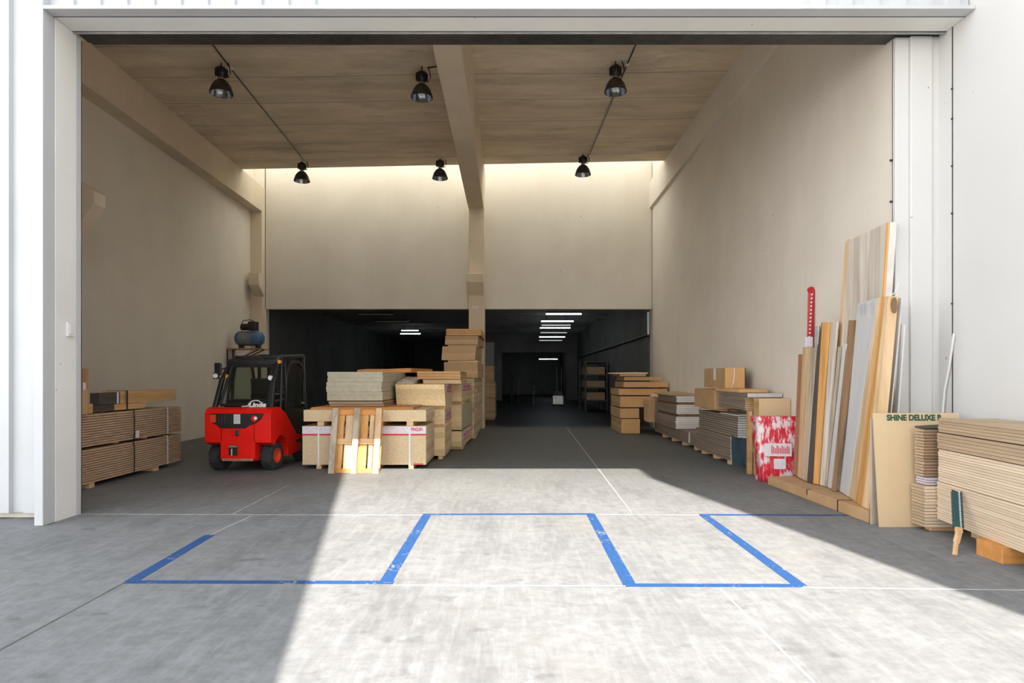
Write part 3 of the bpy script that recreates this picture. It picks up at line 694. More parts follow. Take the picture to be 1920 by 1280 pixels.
def bundle(name, x0, x1, y0, y1, z0, z1, n, mats, label, rotz=0, cat='bundle'):
    r = pack(name, x0, x1, y0, y1, z0, z1, mats, label, rotz, n, cat)[0]; return r
bundle('board_bundle', -1.84, -1.04, 13.5, 15.3, 1.505, 1.585, 2, [M['wood_p'], M['wood_x']], 'flat pale plank bundle under the brown bundle, in front of the tall stack')
bundle('board_bundle', -1.98, -1.06, 13.6, 15.5, 1.60, 1.77, 3, [M['mdf_brown'], M['cardboard_lt']], 'thick brown bundle resting on the pale planks before the tall stack')
solo('grey_sheet', B().hexa([(-2.32, 13.0, 1.505), (-2.0, 13.3, 1.505), (-2.0, 14.6, 1.505), (-2.32, 14.4, 1.505), (-2.32, 13.0, 1.53), (-2.0, 13.3, 1.53), (-2.0, 14.6, 1.64), (-2.32, 14.4, 1.66)]), M['veneer'], 'small grey panel tilted between the grey green stack and the brown bundle', 'panel')
# third column
for (z0, z1, lb, m1) in ((0.075, 0.42, 'bottom pack of the third stack along the aisle, with a white label', 'chip_lines'), (0.455, 1.02, 'grey middle pack of the third stack along the aisle', 'mdf_grey'), (1.09, 1.50, 'top pack of the third stack along the aisle, label near its top edge', 'chip_lines')):
    r, w, L, h = pack('chipboard_pack', -3.2, -1.04, 14.45, 16.6, z0, z1, [M[m1], M['yellow_chip']], lb, rotz=-0.05)
    if z0 < 0.1: side_label(r, w, L, h, -0.95, 0.6, 0.12, h - 0.02, 'paper')
    if z0 > 1: side_label(r, w, L, h, -0.95, 0.75, h - 0.17, h - 0.01)
ybearers((14.6, 15.0, 15.5, 16.0, 16.4), -3.0, -1.08, 0, 0.075, 'small foot under the third stack along the aisle', 'feet under the third stack')
ybearers((14.6, 15.0, 15.5, 16.0, 16.4), -3.0, -1.08, 1.02, 1.09, 'small crosswise bearer under the top pack of the third stack', 'bearers in the third stack', 0.07)
# fourth column + tall stack
for (z0, z1, lb) in ((0.075, 0.72, 'bottom pack of the stack under the tall tower beside the column'), (0.79, 1.24, 'middle pack under the tall tower beside the column'), (1.30, 1.60, 'upper base pack under the tall tower beside the column')):
    pack('chipboard_pack', -2.6, -0.92, 16.85, 20.25, z0, z1, [M['chip_lines'], M['chip_lines']], lb, rotz=-0.02)
ybearers((17.1, 17.7, 18.3, 18.9, 19.5, 20.0), -2.5, -0.93, 0, 0.075, 'small foot under the tall tower stack', 'feet under the tall tower')
ybearers((17.1, 17.9, 18.7, 19.5), -2.5, -0.93, 0.72, 0.79, 'crosswise bearer low in the tall tower stack', 'lower bearers in the tall tower', 0.08)
ybearers((17.1, 17.9, 18.7, 19.5), -2.5, -0.93, 1.24, 1.30, 'crosswise bearer halfway up the tall tower stack', 'middle bearers in the tall tower', 0.08)
solo('white_tag', B().box(-0.905, -0.895, 17.9, 18.1, 0.95, 1.2), M['paper'], 'white torn tag on the side of the tall tower stack', 'tag')
tz = [(1.62, 2.04, -1.77, -0.86, 'lowest brown pack of the tall tower', 0.0), (2.10, 2.47, -1.84, -0.93, 'second brown pack of the tall tower, shifted left', 0.03),
      (2.52, 2.76, -1.75, -0.86, 'third brown pack of the tall tower', 0.02)]
for z0, z1, xa, xb, lb, tl_ in tz:
    pack('fibreboard_pack', xa, xb, 17.3, 19.9, z0, z1, [M['mdf_brown'], M['hall_board']], lb, rotz=-0.02, tilt=tl_)
ybearers((17.45, 18.3, 19.2), -1.7, -0.9, 2.04, 2.10, 'small bearer under the second tower pack', 'small bearers in the upper tower', 0.07)
ybearers((17.45, 18.3, 19.2), -1.7, -0.88, 2.47, 2.52, 'small bearer under the third tower pack', 'topmost small bearers in the tower', 0.07)
pack('plank_bundle', -1.72, -0.78, 17.2, 19.8, 2.765, 2.94, [M['wood_ox'], M['cardboard_lt']], 'orange plank bundle crowning the tall tower', n=3)
for k in range(5):
    solo('offcut_block', B().box(-0.86 + 0.03 * (k % 3), -0.74 + 0.03 * (k % 2), 17.4 + k * 0.45, 17.6 + k * 0.45, 2.60 + 0.03 * (k % 2), 2.76), M['wood_ox'], 'small orange timber offcut sticking out near the top of the tall tower', 'timber', 'orange offcuts near the tower top') if False else None
# pile beyond the opening, left of the aisle
for (z0, z1, xa, lb) in ((0.06, 0.80, -0.95, 'bottom tan pack just beyond the middle column, inside the rear hall'), (0.86, 1.46, -0.95, 'middle tan pack just beyond the middle column'), (1.52, 2.06, -0.96, 'top tan pack just beyond the middle column')):
    pack('fibreboard_pack', xa - 0.6, XR(929, 24.4) - (0.06 if z0 > 1.5 else 0), 24.4, 26.4, z0, z1, [M['hall_board'], M['hall_board']], lb)
ybearers((24.6, 25.3, 26.1), -1.5, -0.6, 0, 0.06, 'foot under the tan packs beyond the middle column', 'feet under the tan packs in the hall')
ybearers((24.6, 25.3, 26.1), -1.5, -0.6, 0.80, 0.86, 'bearer above the bottom tan pack beyond the column', 'lower bearers of the tan packs in the hall')
ybearers((24.6, 25.3, 26.1), -1.5, -0.65, 1.46, 1.52, 'bearer under the top tan pack beyond the column', 'upper bearers of the tan packs in the hall')
solo('grey_cabinet', B().box(-1.4, -0.62, 24.6, 25.2, 2.065, 2.98), mat('dull_grey_metal', (0.13, 0.135, 0.13, 1), (0.16, 0.165, 0.16, 1), 2, rough=0.6), 'grey box standing on the tan packs beyond the middle column', 'box', bevel=0.01)

# --- wooden pallet leaning upright
r = empty('wooden_pallet', 'worn wooden pallet standing on end, leaning against the bannered pack', 'pallet', (-2.72, 10.95, 0.0))
pw, ph_, th = 0.86, 1.14, 0.145
for x, mt in ((-pw / 2 + 0.05, 'wood_g'), (0.0, 'wood_g'), (pw / 2 - 0.05, 'wood_p')):
    link('runner_board', B().box(x - 0.05, x + 0.05, 0, 0.022, 0, ph_), M[mt], r, bevel=0.003)
    for z in (0.0, ph_ / 2 - 0.05, ph_ - 0.1):
        link('block', B().box(x - 0.05, x + 0.05, 0.023, 0.10, z, z + 0.1), M['wood_o'], r, bevel=0.003)
for z, mt in ((0.0, 'wood_ox'), (ph_ / 2 - 0.05, 'wood_x'), (ph_ - 0.1, 'wood_ox')):
    link('cross_board', B().box(-pw / 2, pw / 2, 0.10, 0.121, z, z + 0.1), M[mt], r, bevel=0.003)
for k, (x, wd) in enumerate(((-0.335, 0.19), (-0.145, 0.14), (-0.01, 0.115), (0.115, 0.13), (0.245, 0.075), (0.36, 0.14))):
    link('deck_board', B().box(x - wd / 2, x + wd / 2, 0.122, 0.144, 0, ph_), M[('wood_o', 'wood_p', 'wood_o', 'wood_o', 'wood_p', 'wood_o')[k]], r, bevel=0.003)
r.rotation_euler = (-0.27, 0, 0); r.location = (-2.68, 10.90, 0.0)

# ------------------------------------------------------------------ left bundles
def strapped(name, z0, z1, n, lab, xa=-7.35, xb=-6.2, ya=8.6, yb=12.05):
    r, w, L, h = pack(name, xa, xb, ya, yb, z0, z1, [M['ribbed'], M['ribbed']], lab, n=n, fill=0.74)
    for (yy, m, wd, bow) in ((10.52, 'black_strap', 0.022, 0.02), (11.55, 'white_strap', 0.03, 0.012)):
        q = yy - (ya + yb) / 2
        pts = [(w + 0.012 + 0.004, q, 0), (w + 0.014 + bow, q - 0.02, h * 0.35), (w + 0.014 + bow, q - 0.02, h * 0.7), (w + 0.01, q, h + 0.004), (0, q, h + 0.008), (-w, q, h + 0.006)]
        b = B()
        for p, p2 in zip(pts[:-1], pts[1:]): b.beam(p, p2, 0.006, wd, (0, 1, 0))
        link('strap', b, M[m], r, )
    return r, w, L, h
bearers_l = [8.9, 9.45, 11.2]
for i, y in enumerate(bearers_l):
    solo('timber_block', B().box(-7.2, -6.22, y, y + 0.12, 0, 0.078), M['wood_x'], 'timber block under the strapped left bundles, ' + ('nearest, behind the jamb', 'just right of the jamb', 'farthest')[i], 'timber', 'blocks under the left bundles')
strapped('ribbed_board_bundle', 0.08, 0.585, 14, 'lower strapped bundle of ribbed boards along the left wall')
r, w, L, h = strapped('ribbed_board_bundle', 0.625, 1.10, 13, 'upper strapped bundle of ribbed boards along the left wall')
link('paper_scrap', B().box(w + 0.03, w + 0.04, 0.21, 0.30, 0.02, 0.14), M['paper'], r)
for i, y in enumerate((9.0, 10.2, 11.0)):
    solo('timber_bearer', B().box(-7.2, -6.3, y, y + 0.1, 0.587, 0.624), M['wood_x'], 'thin bearer between the two left bundles, ' + ('nearest', 'middle one', 'farthest')[i], 'timber', 'bearers between the left bundles')
def plank(name, x0, x1, y0, y1, z0, z1, m, label, cat='plank', group=None):
    return solo(name, B().box(x0, x1, y0, y1, z0, z1), M[m], label, cat, group, bevel=0.004)
plank('timber_plank', -6.6, -6.32, 10.35, 12.1, 1.215, 1.42, 'wood_y', 'thick yellow timber lying uppermost on the left bundles, right of the black strap')
plank('timber_plank', -6.44, -6.30, 9.80, 10.33, 1.215, 1.40, 'wood_dy', 'dark grey timber end lying uppermost on the left bundles')
plank('timber_plank', -6.64, -6.28, 10.14, 11.0, 1.115, 1.21, 'wood_y', 'orange plank under the thick timbers on the left bundles')
plank('timber_plank', -6.40, -6.26, 9.60, 10.12, 1.115, 1.212, 'wood_dy', 'dark grey short plank at the near end of the left timbers')
plank('timber_block', -6.5, -6.21, 9.42, 9.52, 1.105, 1.25, 'wood_y', 'short orange timber block beside the dark plank ends', 'timber')
solo('loose_strap', B().box(-6.279, -6.273, 10.46, 10.50, 1.10, 1.427).box(-6.6, -6.273, 10.46, 10.50, 1.4215, 1.427), M['black_strap'], 'black strap hanging over the timbers on the left bundles', 'strap')
solo('strap_end', B().box(-6.296, -6.290, 10.24, 10.28, 1.22, 1.40), M['white_strap'], 'short white strap end on the upper dark timber at left', 'strap')
r = empty('upright_carton', 'tall narrow brown carton standing on the left bundles beside the door jamb', 'carton', (-6.32, 9.27, 1.105))
link('body', B().box(-0.15, 0.19, -0.1, 0.02, 0, 0.66), M['cardboard'], r, bevel=0.004)
link('dark_panel', B().box(-0.151, 0.193, -0.103, 0.022, 0.36, 0.661), M['wood_red'], r)
link('white_sticker', B().box(0.193, 0.197, -0.10, -0.04, 0.36, 0.46), M['paper'], r)

# ------------------------------------------------------------------ forklift
def forklift():
    r = empty('forklift', 'red and black forklift parked with its rear to the door, beside the chipboard packs', 'forklift', (-4.68, 10.98, 0.0), -0.03)
    red = M['red_body']
    # side profile (y,z) of the flanks, with wheel arch
    def arc(cy, cz, rad, a0, a1, n): return [(cy + rad * math.cos(a0 + (a1 - a0) * i / n), cz + rad * math.sin(a0 + (a1 - a0) * i / n)) for i in range(n + 1)]
    flank = [(0.0, 0.52), (0.0, 1.02), (0.05, 1.09), (0.16, 1.12), (0.42, 1.11), (0.70, 0.98), (1.24, 0.56), (1.66, 0.52), (1.66, 0.24), (0.80, 0.20)]
    flank += arc(0.45, 0.26, 0.345, -0.15, PI * 0.80, 12)
    flank += [(0.06, 0.50)]
    b = B()
    b.prism(flank, 'x', 0.27, 0.575); b.prism(flank, 'x', -0.575, -0.27)
    mid = [(0.0, 0.24), (0.0, 1.02), (0.05, 1.09), (0.16, 1.12), (0.42, 1.11), (0.70, 0.98), (1.24, 0.56), (1.66, 0.52), (1.66, 0.22), (0.06, 0.20)]
    b.prism(mid, 'x', -0.3, 0.3)
    link('counterweight', b, red, r, bevel=0.035, seg=3)
    link('scuffed_lower_edge', B().box(-0.27, 0.27, -0.006, 0.02, 0.205, 0.245), M['scuff'], r)
    # grille recess
    def poly(pts, y0, y1): return B().prism(pts, 'y', y0, y1)
    grp = [(-0.48, 1.02), (0.46, 1.02), (0.41, 0.92), (0.30, 0.84), (0.20, 0.815), (0.14, 0.765), (-0.30, 0.765), (-0.36, 0.82), (-0.48, 0.87)]
    g = link('rear_grille', poly(grp, -0.012, 0.03), M['black'], r, bevel=0.01)
    sl = B()
    for k in range(9): sl.box(-0.33 + k * 0.055, -0.312 + k * 0.055, -0.018, -0.01, 0.83, 1.0)
    link('grille_bars', sl, M['dark_metal'], g)
    sr = link('recess_side', B().box(-0.47, -0.37, -0.02, -0.008, 0.865, 1.0), M['red_rim'], g)
    link('number_plate', B().box(-0.055, 0.055, -0.03, -0.02, 0.845, 1.005), M['white_plastic'], g)
    pl = B()
    for k in range(3): pl.box(-0.035 + k * 0.03, -0.025 + k * 0.03, -0.033, -0.03, 0.86, 0.99)
    link('plate_marks', pl, M['grey_ink'], g)
    tlmp = link('tail_light', B().cyl((0.30, -0.03, 0.935), (0.30, 0.0, 0.935), 0.055, n=24), M['red_lens'], g, smooth=False)
    link('reverse_lens', B().cyl((0.325, -0.036, 0.94), (0.325, -0.02, 0.94), 0.028, n=20), M['white_lens'], tlmp)
    link('latch_recess', B().box(-0.045, 0.03, -0.012, 0.01, 0.63, 0.735), M['dark_metal'], r, bevel=0.01)
    link('grab_ridge', B().box(-0.085, -0.07, -0.03, 0.0, 0.62, 0.74), red, r)
    link('tow_pocket', B().box(-0.15, 0.0, -0.008, 0.02, 0.30, 0.475), M['black'], r)
    link('tow_pin', B().cyl((-0.09, -0.03, 0.30), (-0.09, -0.03, 0.42), 0.014, n=10).box(-0.14, -0.01, -0.03, 0.0, 0.44, 0.47), M['steel'], r)
    link('lower_plate', B().box(-0.29, -0.155, -0.012, 0.0, 0.28, 0.475), red, r, bevel=0.004)
    link('steering_axle', B().box(-0.40, 0.40, 0.36, 0.54, 0.20, 0.32), M['black'], r)
    def wheel(x, y, rad, wd, steer=0.0):
        t = B(); s = 1 if x > 0 else -1
        prof = [(rad * 0.52, -wd / 2), (rad * 0.90, -wd / 2), (rad, -wd / 2 + 0.03), (rad, wd / 2 - 0.03), (rad * 0.90, wd / 2), (rad * 0.52, wd / 2), (rad * 0.52, -wd / 2)]
        t.lathe(prof, axis='x', n=32)
        for k in range(22):
            a = 2 * PI * k / 22
            for sgn in (-1, 1):
                c = Vector((sgn * wd * 0.24, math.cos(a + sgn * 0.07) * rad, math.sin(a + sgn * 0.07) * rad))
                t.beam(c - Vector((wd * 0.20, 0, 0)), c + Vector((wd * 0.20, 0, 0)), 0.03, 0.014, (0, math.cos(a), math.sin(a)))
        o = link('wheel', t, M['rubber'], r); o.location = (x, y, rad + 0.006); o.rotation_euler = (0, 0, steer)
        rim = B().lathe([(0, 0.0), (rad * 0.22, 0.0), (rad * 0.25, 0.03 * s), (rad * 0.40, 0.02 * s), (rad * 0.44, wd / 2 * s), (rad * 0.54, wd / 2 * s + 0.004 * s), (rad * 0.54, 0)], axis='x', n=28)
        ri = link('rim', rim, M['red_rim'], o, smooth=True)
        hb = B().cyl((0, 0, 0), (0.055 * s, 0, 0), rad * 0.16, n=14)
        for k in range(5):
            a = 2 * PI * k / 5; hb.cyl((0.02 * s, math.cos(a) * rad * 0.32, math.sin(a) * rad * 0.32), (0.045 * s, math.cos(a) * rad * 0.32, math.sin(a) * rad * 0.32), 0.012, n=6)
        link('hub', hb, M['red_rim'], o)
    wheel(0.43, 0.42, 0.245, 0.20, -0.12); wheel(-0.49, 0.42, 0.245, 0.20, -0.12)
    wheel(0.50, 1.72, 0.30, 0.24); wheel(-0.50, 1.72, 0.30, 0.24)
    # engine cover, floor, side skirt
    link('engine_cover', B().prism([(0.30, 1.08), (0.45, 1.20), (1.05, 1.22), (1.1, 0.6), (0.6, 0.6)], 'x', -0.42, 0.42), M['black'], r, bevel=0.03)
    for sx in (-1, 1):
        link('side_cover', B().prism([(0.72, 0.99), (0.80, 1.0), (1.75, 1.0), (1.80, 0.55), (1.28, 0.55)], 'x', sx * 0.50, sx * 0.565), M['black'], r, bevel=0.012)
    link('step', B().box(0.45, 0.58, 1.18, 1.50, 0.40, 0.46), M['black'], r, bevel=0.01)
    # seat
    s = link('seat', B().box(-0.24, 0.24, 1.02, 1.5, 1.23, 1.33), M['black'], r, bevel=0.04, seg=3)
    link('seat_back', B().prism([(0.98, 1.28), (1.08, 1.28), (1.0, 1.62), (0.93, 1.62)], 'x', -0.2, 0.2), M['black'], s, bevel=0.03)
    # cab frame: rear hoop, roof, front posts
    bl = M['black']
    f = B()
    for sx in (-1, 1):
        f.beam((sx * 0.50, 0.20, 1.08), (sx * 0.47, 0.42, 1.62), 0.07, 0.09, (0, 1, 0))
        f.beam((sx * 0.47, 0.42, 1.60), (sx * 0.42, 0.66, 1.93), 0.06, 0.08, (0, 1, 0))
        f.beam((sx * 0.42, 0.64, 1.92), (sx * 0.40, 0.86, 2.01), 0.06, 0.07, (0, 0, 1))
        f.beam((sx * 0.42, 0.84, 2.01), (sx * 0.44, 1.95, 2.06), 0.06, 0.06)
        f.beam((sx * 0.45, 1.94, 2.07), (sx * 0.48, 2.0, 0.9), 0.06, 0.06, (0, 1, 0))
        f.beam((sx * 0.50, 0.62, 1.0), (sx * 0.45, 0.80, 1.96), 0.045, 0.05, (0, 1, 0))
    f.box(-0.45, 0.45, 0.60, 0.70, 1.86, 1.97)
    f.box(-0.46, 0.46, 1.90, 1.98, 2.03, 2.10)
    link('cab_frame', f, bl, r, bevel=0.014)
    ro = B()
    for k in range(7): ro.beam((-0.36 + k * 0.12, 0.72, 1.975), (-0.37 + k * 0.1233, 1.94, 2.055), 0.035, 0.03)
    ro.box(-0.42, 0.42, 1.25, 1.31, 1.99, 2.03)
    link('overhead_guard', ro, bl, r)
    rb = B(); y1_, z1_, y2_, z2_ = 0.26, 1.14, 0.62, 1.90
    def onp(x, t): return (x, y1_ + (y2_ - y1_) * t - 0.012, z1_ + (z2_ - z1_) * t)
    for (xa, ta, xb, tb) in ((-0.43, 0.02, -0.37, 0.93), (0.43, 0.02, 0.37, 0.93), (-0.43, 0.02, 0.43, 0.02), (-0.37, 0.93, 0.37, 0.93)):
        rb.beam(onp(xa, ta), onp(xb, tb), 0.05, 0.045, (0, 1, 0.4))
    wf = link('rear_window_frame', rb, bl, r, bevel=0.01)
    link('rear_pane', B().hexa([onp(-0.42, 0.02), onp(0.42, 0.02), Vector(onp(0.42, 0.02)) + Vector((0, .006, 0)), Vector(onp(-0.42, 0.02)) + Vector((0, .006, 0)),
                                onp(-0.36, 0.93), onp(0.36, 0.93), Vector(onp(0.36, 0.93)) + Vector((0, .006, 0)), Vector(onp(-0.36, 0.93)) + Vector((0, .006, 0))]), M['glass'], wf)
    link('wiper_motor_cover', B().prism([(0.30, 1.10), (0.30, 1.24), (0.42, 1.26), (0.42, 1.1)], 'x', -0.34, 0.40), bl, r, bevel=0.02)
    # white maker's mark: arc and letters on the dark panel
    ang = math.atan2(z2_ - z1_, y2_ - y1_)
    text('Linde', 0.115, M['white_plastic'], r, (0.10, 0.205, 1.125), (math.radians(68), 0, 0), 'maker_lettering', sx=1.2, bold=0.006)
    ac = B()
    pts = [(-0.02, 0.205, 1.13), (0.08, 0.205, 1.135)] + [(0.21 + 0.12 * math.cos(a), 0.205 + 0.04 * math.sin(a), 1.135 + 0.10 * math.sin(a)) for a in [PI * (1 - i / 9) for i in range(1, 8)]]
    ac.tube(pts, 0.011, 6); link('maker_arc', ac, M['white_plastic'], r)
    # side door frame with window
    def sideframe(x):
        b = B(); c = 0.045
        pts = [(0.86, 1.02), (0.88, 1.55), (0.98, 1.83), (1.14, 1.93), (1.5, 1.93), (1.72, 1.84), (1.80, 1.6), (1.82, 1.02), (0.86, 1.02)]
        for p, q in zip(pts[:-1], pts[1:]): b.beam((x, p[0], p[1]), (x, q[0], q[1]), 0.05, c, (1, 0, 0))
        return b, pts
    for sx in (1, -1):
        b, pts = sideframe(sx * 0.50)
        dr = link('side_door', b, bl, r, bevel=0.008)
        link('door_pane', B().prism(pts[:-1], 'x', sx * 0.50 - 0.003, sx * 0.50 + 0.003), M['glass'], dr)
        link('door_handle', B().box(sx * 0.51, sx * 0.55, 1.65, 1.75, 1.12, 1.15), M['steel'], dr)
    link('grab_rail', B().tube([(0.53, 0.78, 1.0), (0.54, 0.80, 1.5), (0.50, 0.83, 1.92)], 0.014), M['dark_metal'], r, smooth=True)
    # lamps and mirrors
    def worklamp(x, y, z):
        l_ = link('work_lamp', B().box(x - 0.05, x + 0.05, y, y + 0.06, z - 0.055, z + 0.055), bl, r, bevel=0.015)
        link('lamp_lens', B().cyl((x, y - 0.008, z), (x, y + 0.01, z), 0.042, n=20), M['white_lens'], l_)
    worklamp(0.405, 0.40, 1.63); worklamp(-0.61, 0.45, 1.665)
    link('side_mirror', B().box(-0.67, -0.54, 0.52, 0.56, 1.68, 1.90), bl, r, bevel=0.015)
    link('mirror_arm', B().tube([(-0.56, 0.54, 1.78), (-0.5, 0.55, 1.8), (-0.44, 0.60, 1.82)], 0.012), bl, r)
    link('turn_signal', B().cyl((0.47, 0.66, 1.92), (0.47, 0.62, 1.92), 0.035, n=16), M['orange_lens'], r)
    link('turn_signal', B().cyl((-0.42, 0.50, 1.66), (-0.42, 0.46, 1.66), 0.035, n=16), M['orange_lens'], r)
    # mast and forks
    m_ = B()
    for sx in (-1, 1):
        m_.box(sx * 0.33 - 0.04, sx * 0.33 + 0.04, 2.12, 2.26, 0.08, 2.10); m_.box(sx * 0.24 - 0.03, sx * 0.24 + 0.03, 2.14, 2.24, 0.08, 2.06)
    m_.box(-0.36, 0.36, 2.14, 2.22, 2.02, 2.10); m_.box(-0.36, 0.36, 2.14, 2.22, 0.5, 0.58)
    mo = link('mast', m_, bl, r, bevel=0.006)
    link('lift_cylinder', B().cyl((-0.1, 2.18, 0.15), (-0.1, 2.18, 1.6), 0.035, n=14), M['steel'], mo)
    link('carriage', B().box(-0.5, 0.5, 2.28, 2.32, 0.12, 0.20).box(-0.5, 0.5, 2.28, 2.32, 0.45, 0.52), bl, r)
    for sx in (-1, 1):
        link('fork', B().box(sx * 0.3 - 0.05, sx * 0.3 + 0.05, 2.33, 2.37, 0.05, 0.5).box(sx * 0.3 - 0.05, sx * 0.3 + 0.05, 2.33, 3.3, 0.03, 0.07), M['dark_metal'], r)
    link('steering_wheel', B().lathe([(0.16, -0.012), (0.175, 0), (0.16, 0.012), (0.145, 0), (0.16, -0.012)], (0, 1.7, 1.42), n=24), bl, r, smooth=True)
forklift()

# ------------------------------------------------------------------ compressor on its wall shelf
xs0, ys0 = XR(466, 19.0), 19.05
zs = ZR(653, 19.0)
r = empty('wall_shelf', 'small bracket shelf high on the left wall carrying the compressor', 'shelf', (xs0, 19.15, zs))
link('board', B().box(-0.58, 0.44, -0.3, 0.35, -0.03, 0), M['wood_red'], r, bevel=0.004)
for x in (-0.45, 0.2):
    link('bracket', B().beam((-0.56, x * 0.6, -0.45), (0.35, x * 0.6, -0.035), 0.035, 0.03, (0, 1, 0)).box(-0.59, -0.56, x * 0.6 - 0.02, x * 0.6 + 0.02, -0.5, -0.03), M['dark_metal'], r)
r = empty('air_compressor', 'dusty blue air compressor tank with black motor on the wall shelf', 'compressor', (xs0, 19.1, zs))
tk = B().lathe([(0, -0.44), (0.10, -0.43), (0.18, -0.38), (0.215, -0.30), (0.215, 0.28), (0.18, 0.36), (0.10, 0.41), (0, 0.42)], (0, 0, 0.30), axis='x', n=28)
link('tank', tk, M['tank_blue'], r, smooth=True)
link('tank_dust_band', B().lathe([(0.2165, -0.28), (0.2165, 0.08)], (0, 0, 0.30), axis='x', n=28), mat('dusty_grey_tank', (0.22, 0.21, 0.18, 1), (0.10, 0.14, 0.18, 1), 5, rough=0.7), r, smooth=True)
mt = link('motor', B().box(-0.02, 0.22, -0.12, 0.12, 0.53, 0.80).cyl((-0.26, 0, 0.64), (0.0, 0, 0.64), 0.10, n=18), M['black'], r, bevel=0.015)
link('motor_handle', B().tube([(-0.26, 0, 0.70), (-0.2, 0, 0.83), (0.0, 0, 0.86), (0.14, 0, 0.80)], 0.014), M['black'], mt)
for x in (-0.25, 0.25):
    link('foot', B().box(x - 0.03, x + 0.03, -0.14, 0.14, 0, 0.12), M['black'], r)

# ------------------------------------------------------------------ right side stacks
# far stack by the opening (front at y=18.6)
yf = 18.6
def rpack(x0, x1, y0, y1, pz0, pz1, m1, m2, lab, n=0, rz=0.0, d=None):
    d = d or y0
    return pack('board_pack', x0, x1, y0, y1, ZR(pz1, d), ZR(pz0, d), [M[m1], M[m2]], lab, n=n, rotz=rz)
lv = [(0.0, 0.42, XR(1165, yf), XR(1200, yf), 'bottom carton pack of the far right stack by the opening'),
      (0.44, 0.73, XR(1163, yf), XR(1199, yf), 'second carton pack from the bottom of the far right stack'),
      (0.76, 1.08, XR(1163, yf), XR(1226, yf), 'third carton pack of the far right stack'),
      (1.11, 1.30, XR(1161, yf), 4.58, 'wide fourth pack of the far right stack'),
      (1.34, 1.50, XR(1169, yf), 4.60, 'wide fifth pack of the far right stack, dark gap beneath'),
      (1.54, 1.64, XR(1171, yf), XR(1240, yf), 'thin sixth pack of the far right stack'),
      (1.66, 1.73, XR(1162, yf), XR(1211, yf), 'thin top pack of the far right stack')]
for k, (z0, z1, xa, xb, lb) in enumerate(lv):
    pack('carton_pack', xa, xb, yf + 0.05 * (k % 2), 20.5 - 0.1 * k, z0 + 0.004, z1, [M['hall_board'], M['cardboard_lt']], lb, cat='carton')
solo('warped_board', B().hexa([(3.02, 18.5, 1.735), (4.0, 18.6, 1.735), (3.9, 20.0, 1.735), (3.0, 19.8, 1.735), (3.02, 18.5, 1.75), (4.0, 18.6, 1.77), (3.9, 20.0, 1.79), (3.0, 19.8, 1.77)]), M['pale_ply'], 'warped pale panel lying on top of the far right stack', 'panel')
solo('tape_roll', B().cyl((XR(1218, 17.6), 17.5, 1.13), (XR(1232, 17.6), 17.5, 1.13), 0.06, n=16), M['wood_x'], 'pale rolled offcut lying where the far and the low right stacks meet', 'roll')
# long low stack R3 with R2 upon it
for i, y in enumerate((14.4, 15.4, 16.4, 17.4)):
    solo('pallet_block', B().box(4.17, 4.6, y, y + 0.14, 0, 0.09), M['wood_x'], 'small wooden block under the long low stack, ' + ('nearest', 'second from the door', 'third from the door', 'farthest')[i], 'timber', 'blocks under the long low stack')
sheets('long_board', 8, 4.15, 4.60, 14.25, 18.4, 0.092, 0.375, [M['grey_side'], M['cardboard']], 'taupe board in the long low stack by the right wall', 'board', 'boards of the long low stack', 0.006)
solo('white_tape_strip', B().box(4.142, 4.147, 14.78, 14.88, 0.12, 0.36), M['white_strap'], 'white tape strip on the side of the long low stack', 'tape')
for (z0, z1, n_, grp, lb, xo) in ((0.38, 0.68, 6, 'lowest group of white edged boards', 'white edged board, lowest group on the long low stack', -0.02),
                      (0.74, 0.97, 5, 'middle group of white edged boards', 'white edged board, middle group on the long low stack', 0.0),
                      (1.03, 1.18, 3, 'upper group of white edged boards', 'white edged board, upper group on the long low stack', 0.0)):
    sheets('edged_board', n_, 4.05 + xo, 4.60, 15.6, 17.9, z0, z1, [M['grey_side'], M['white_edge']], lb, 'board', grp, 0.008, 0.9)
for z0, z1 in ((0.683, 0.738), (0.973, 1.028)):
    solo('separator_sheet', B().box(4.10, 4.58, 15.65, 17.8, z0, z1), M['wood_b'], ('upper' if z0 > .8 else 'lower') + ' dark brown sheet between groups of white edged boards', 'panel', 'brown separators between the white edged boards')
solo('warped_sheet', B().hexa([(3.95, 15.9, 1.185), (4.6, 15.7, 1.185), (4.6, 17.6, 1.185), (4.0, 17.8, 1.185), (3.95, 15.9, 1.20), (4.6, 15.7, 1.22), (4.6, 17.6, 1.25), (4.0, 17.8, 1.21)]), M['ply_edge'], 'thin warped panel on top of the white edged boards', 'panel')
for y in (17.95,):
    pack('carton_pack', 3.86, 4.55, 17.0 + 0.95, 18.5, 0.38, 1.0, [M['hall_board'], M['cardboard']], 'brown pack wedged between the far stack and the white edged boards', cat='carton')
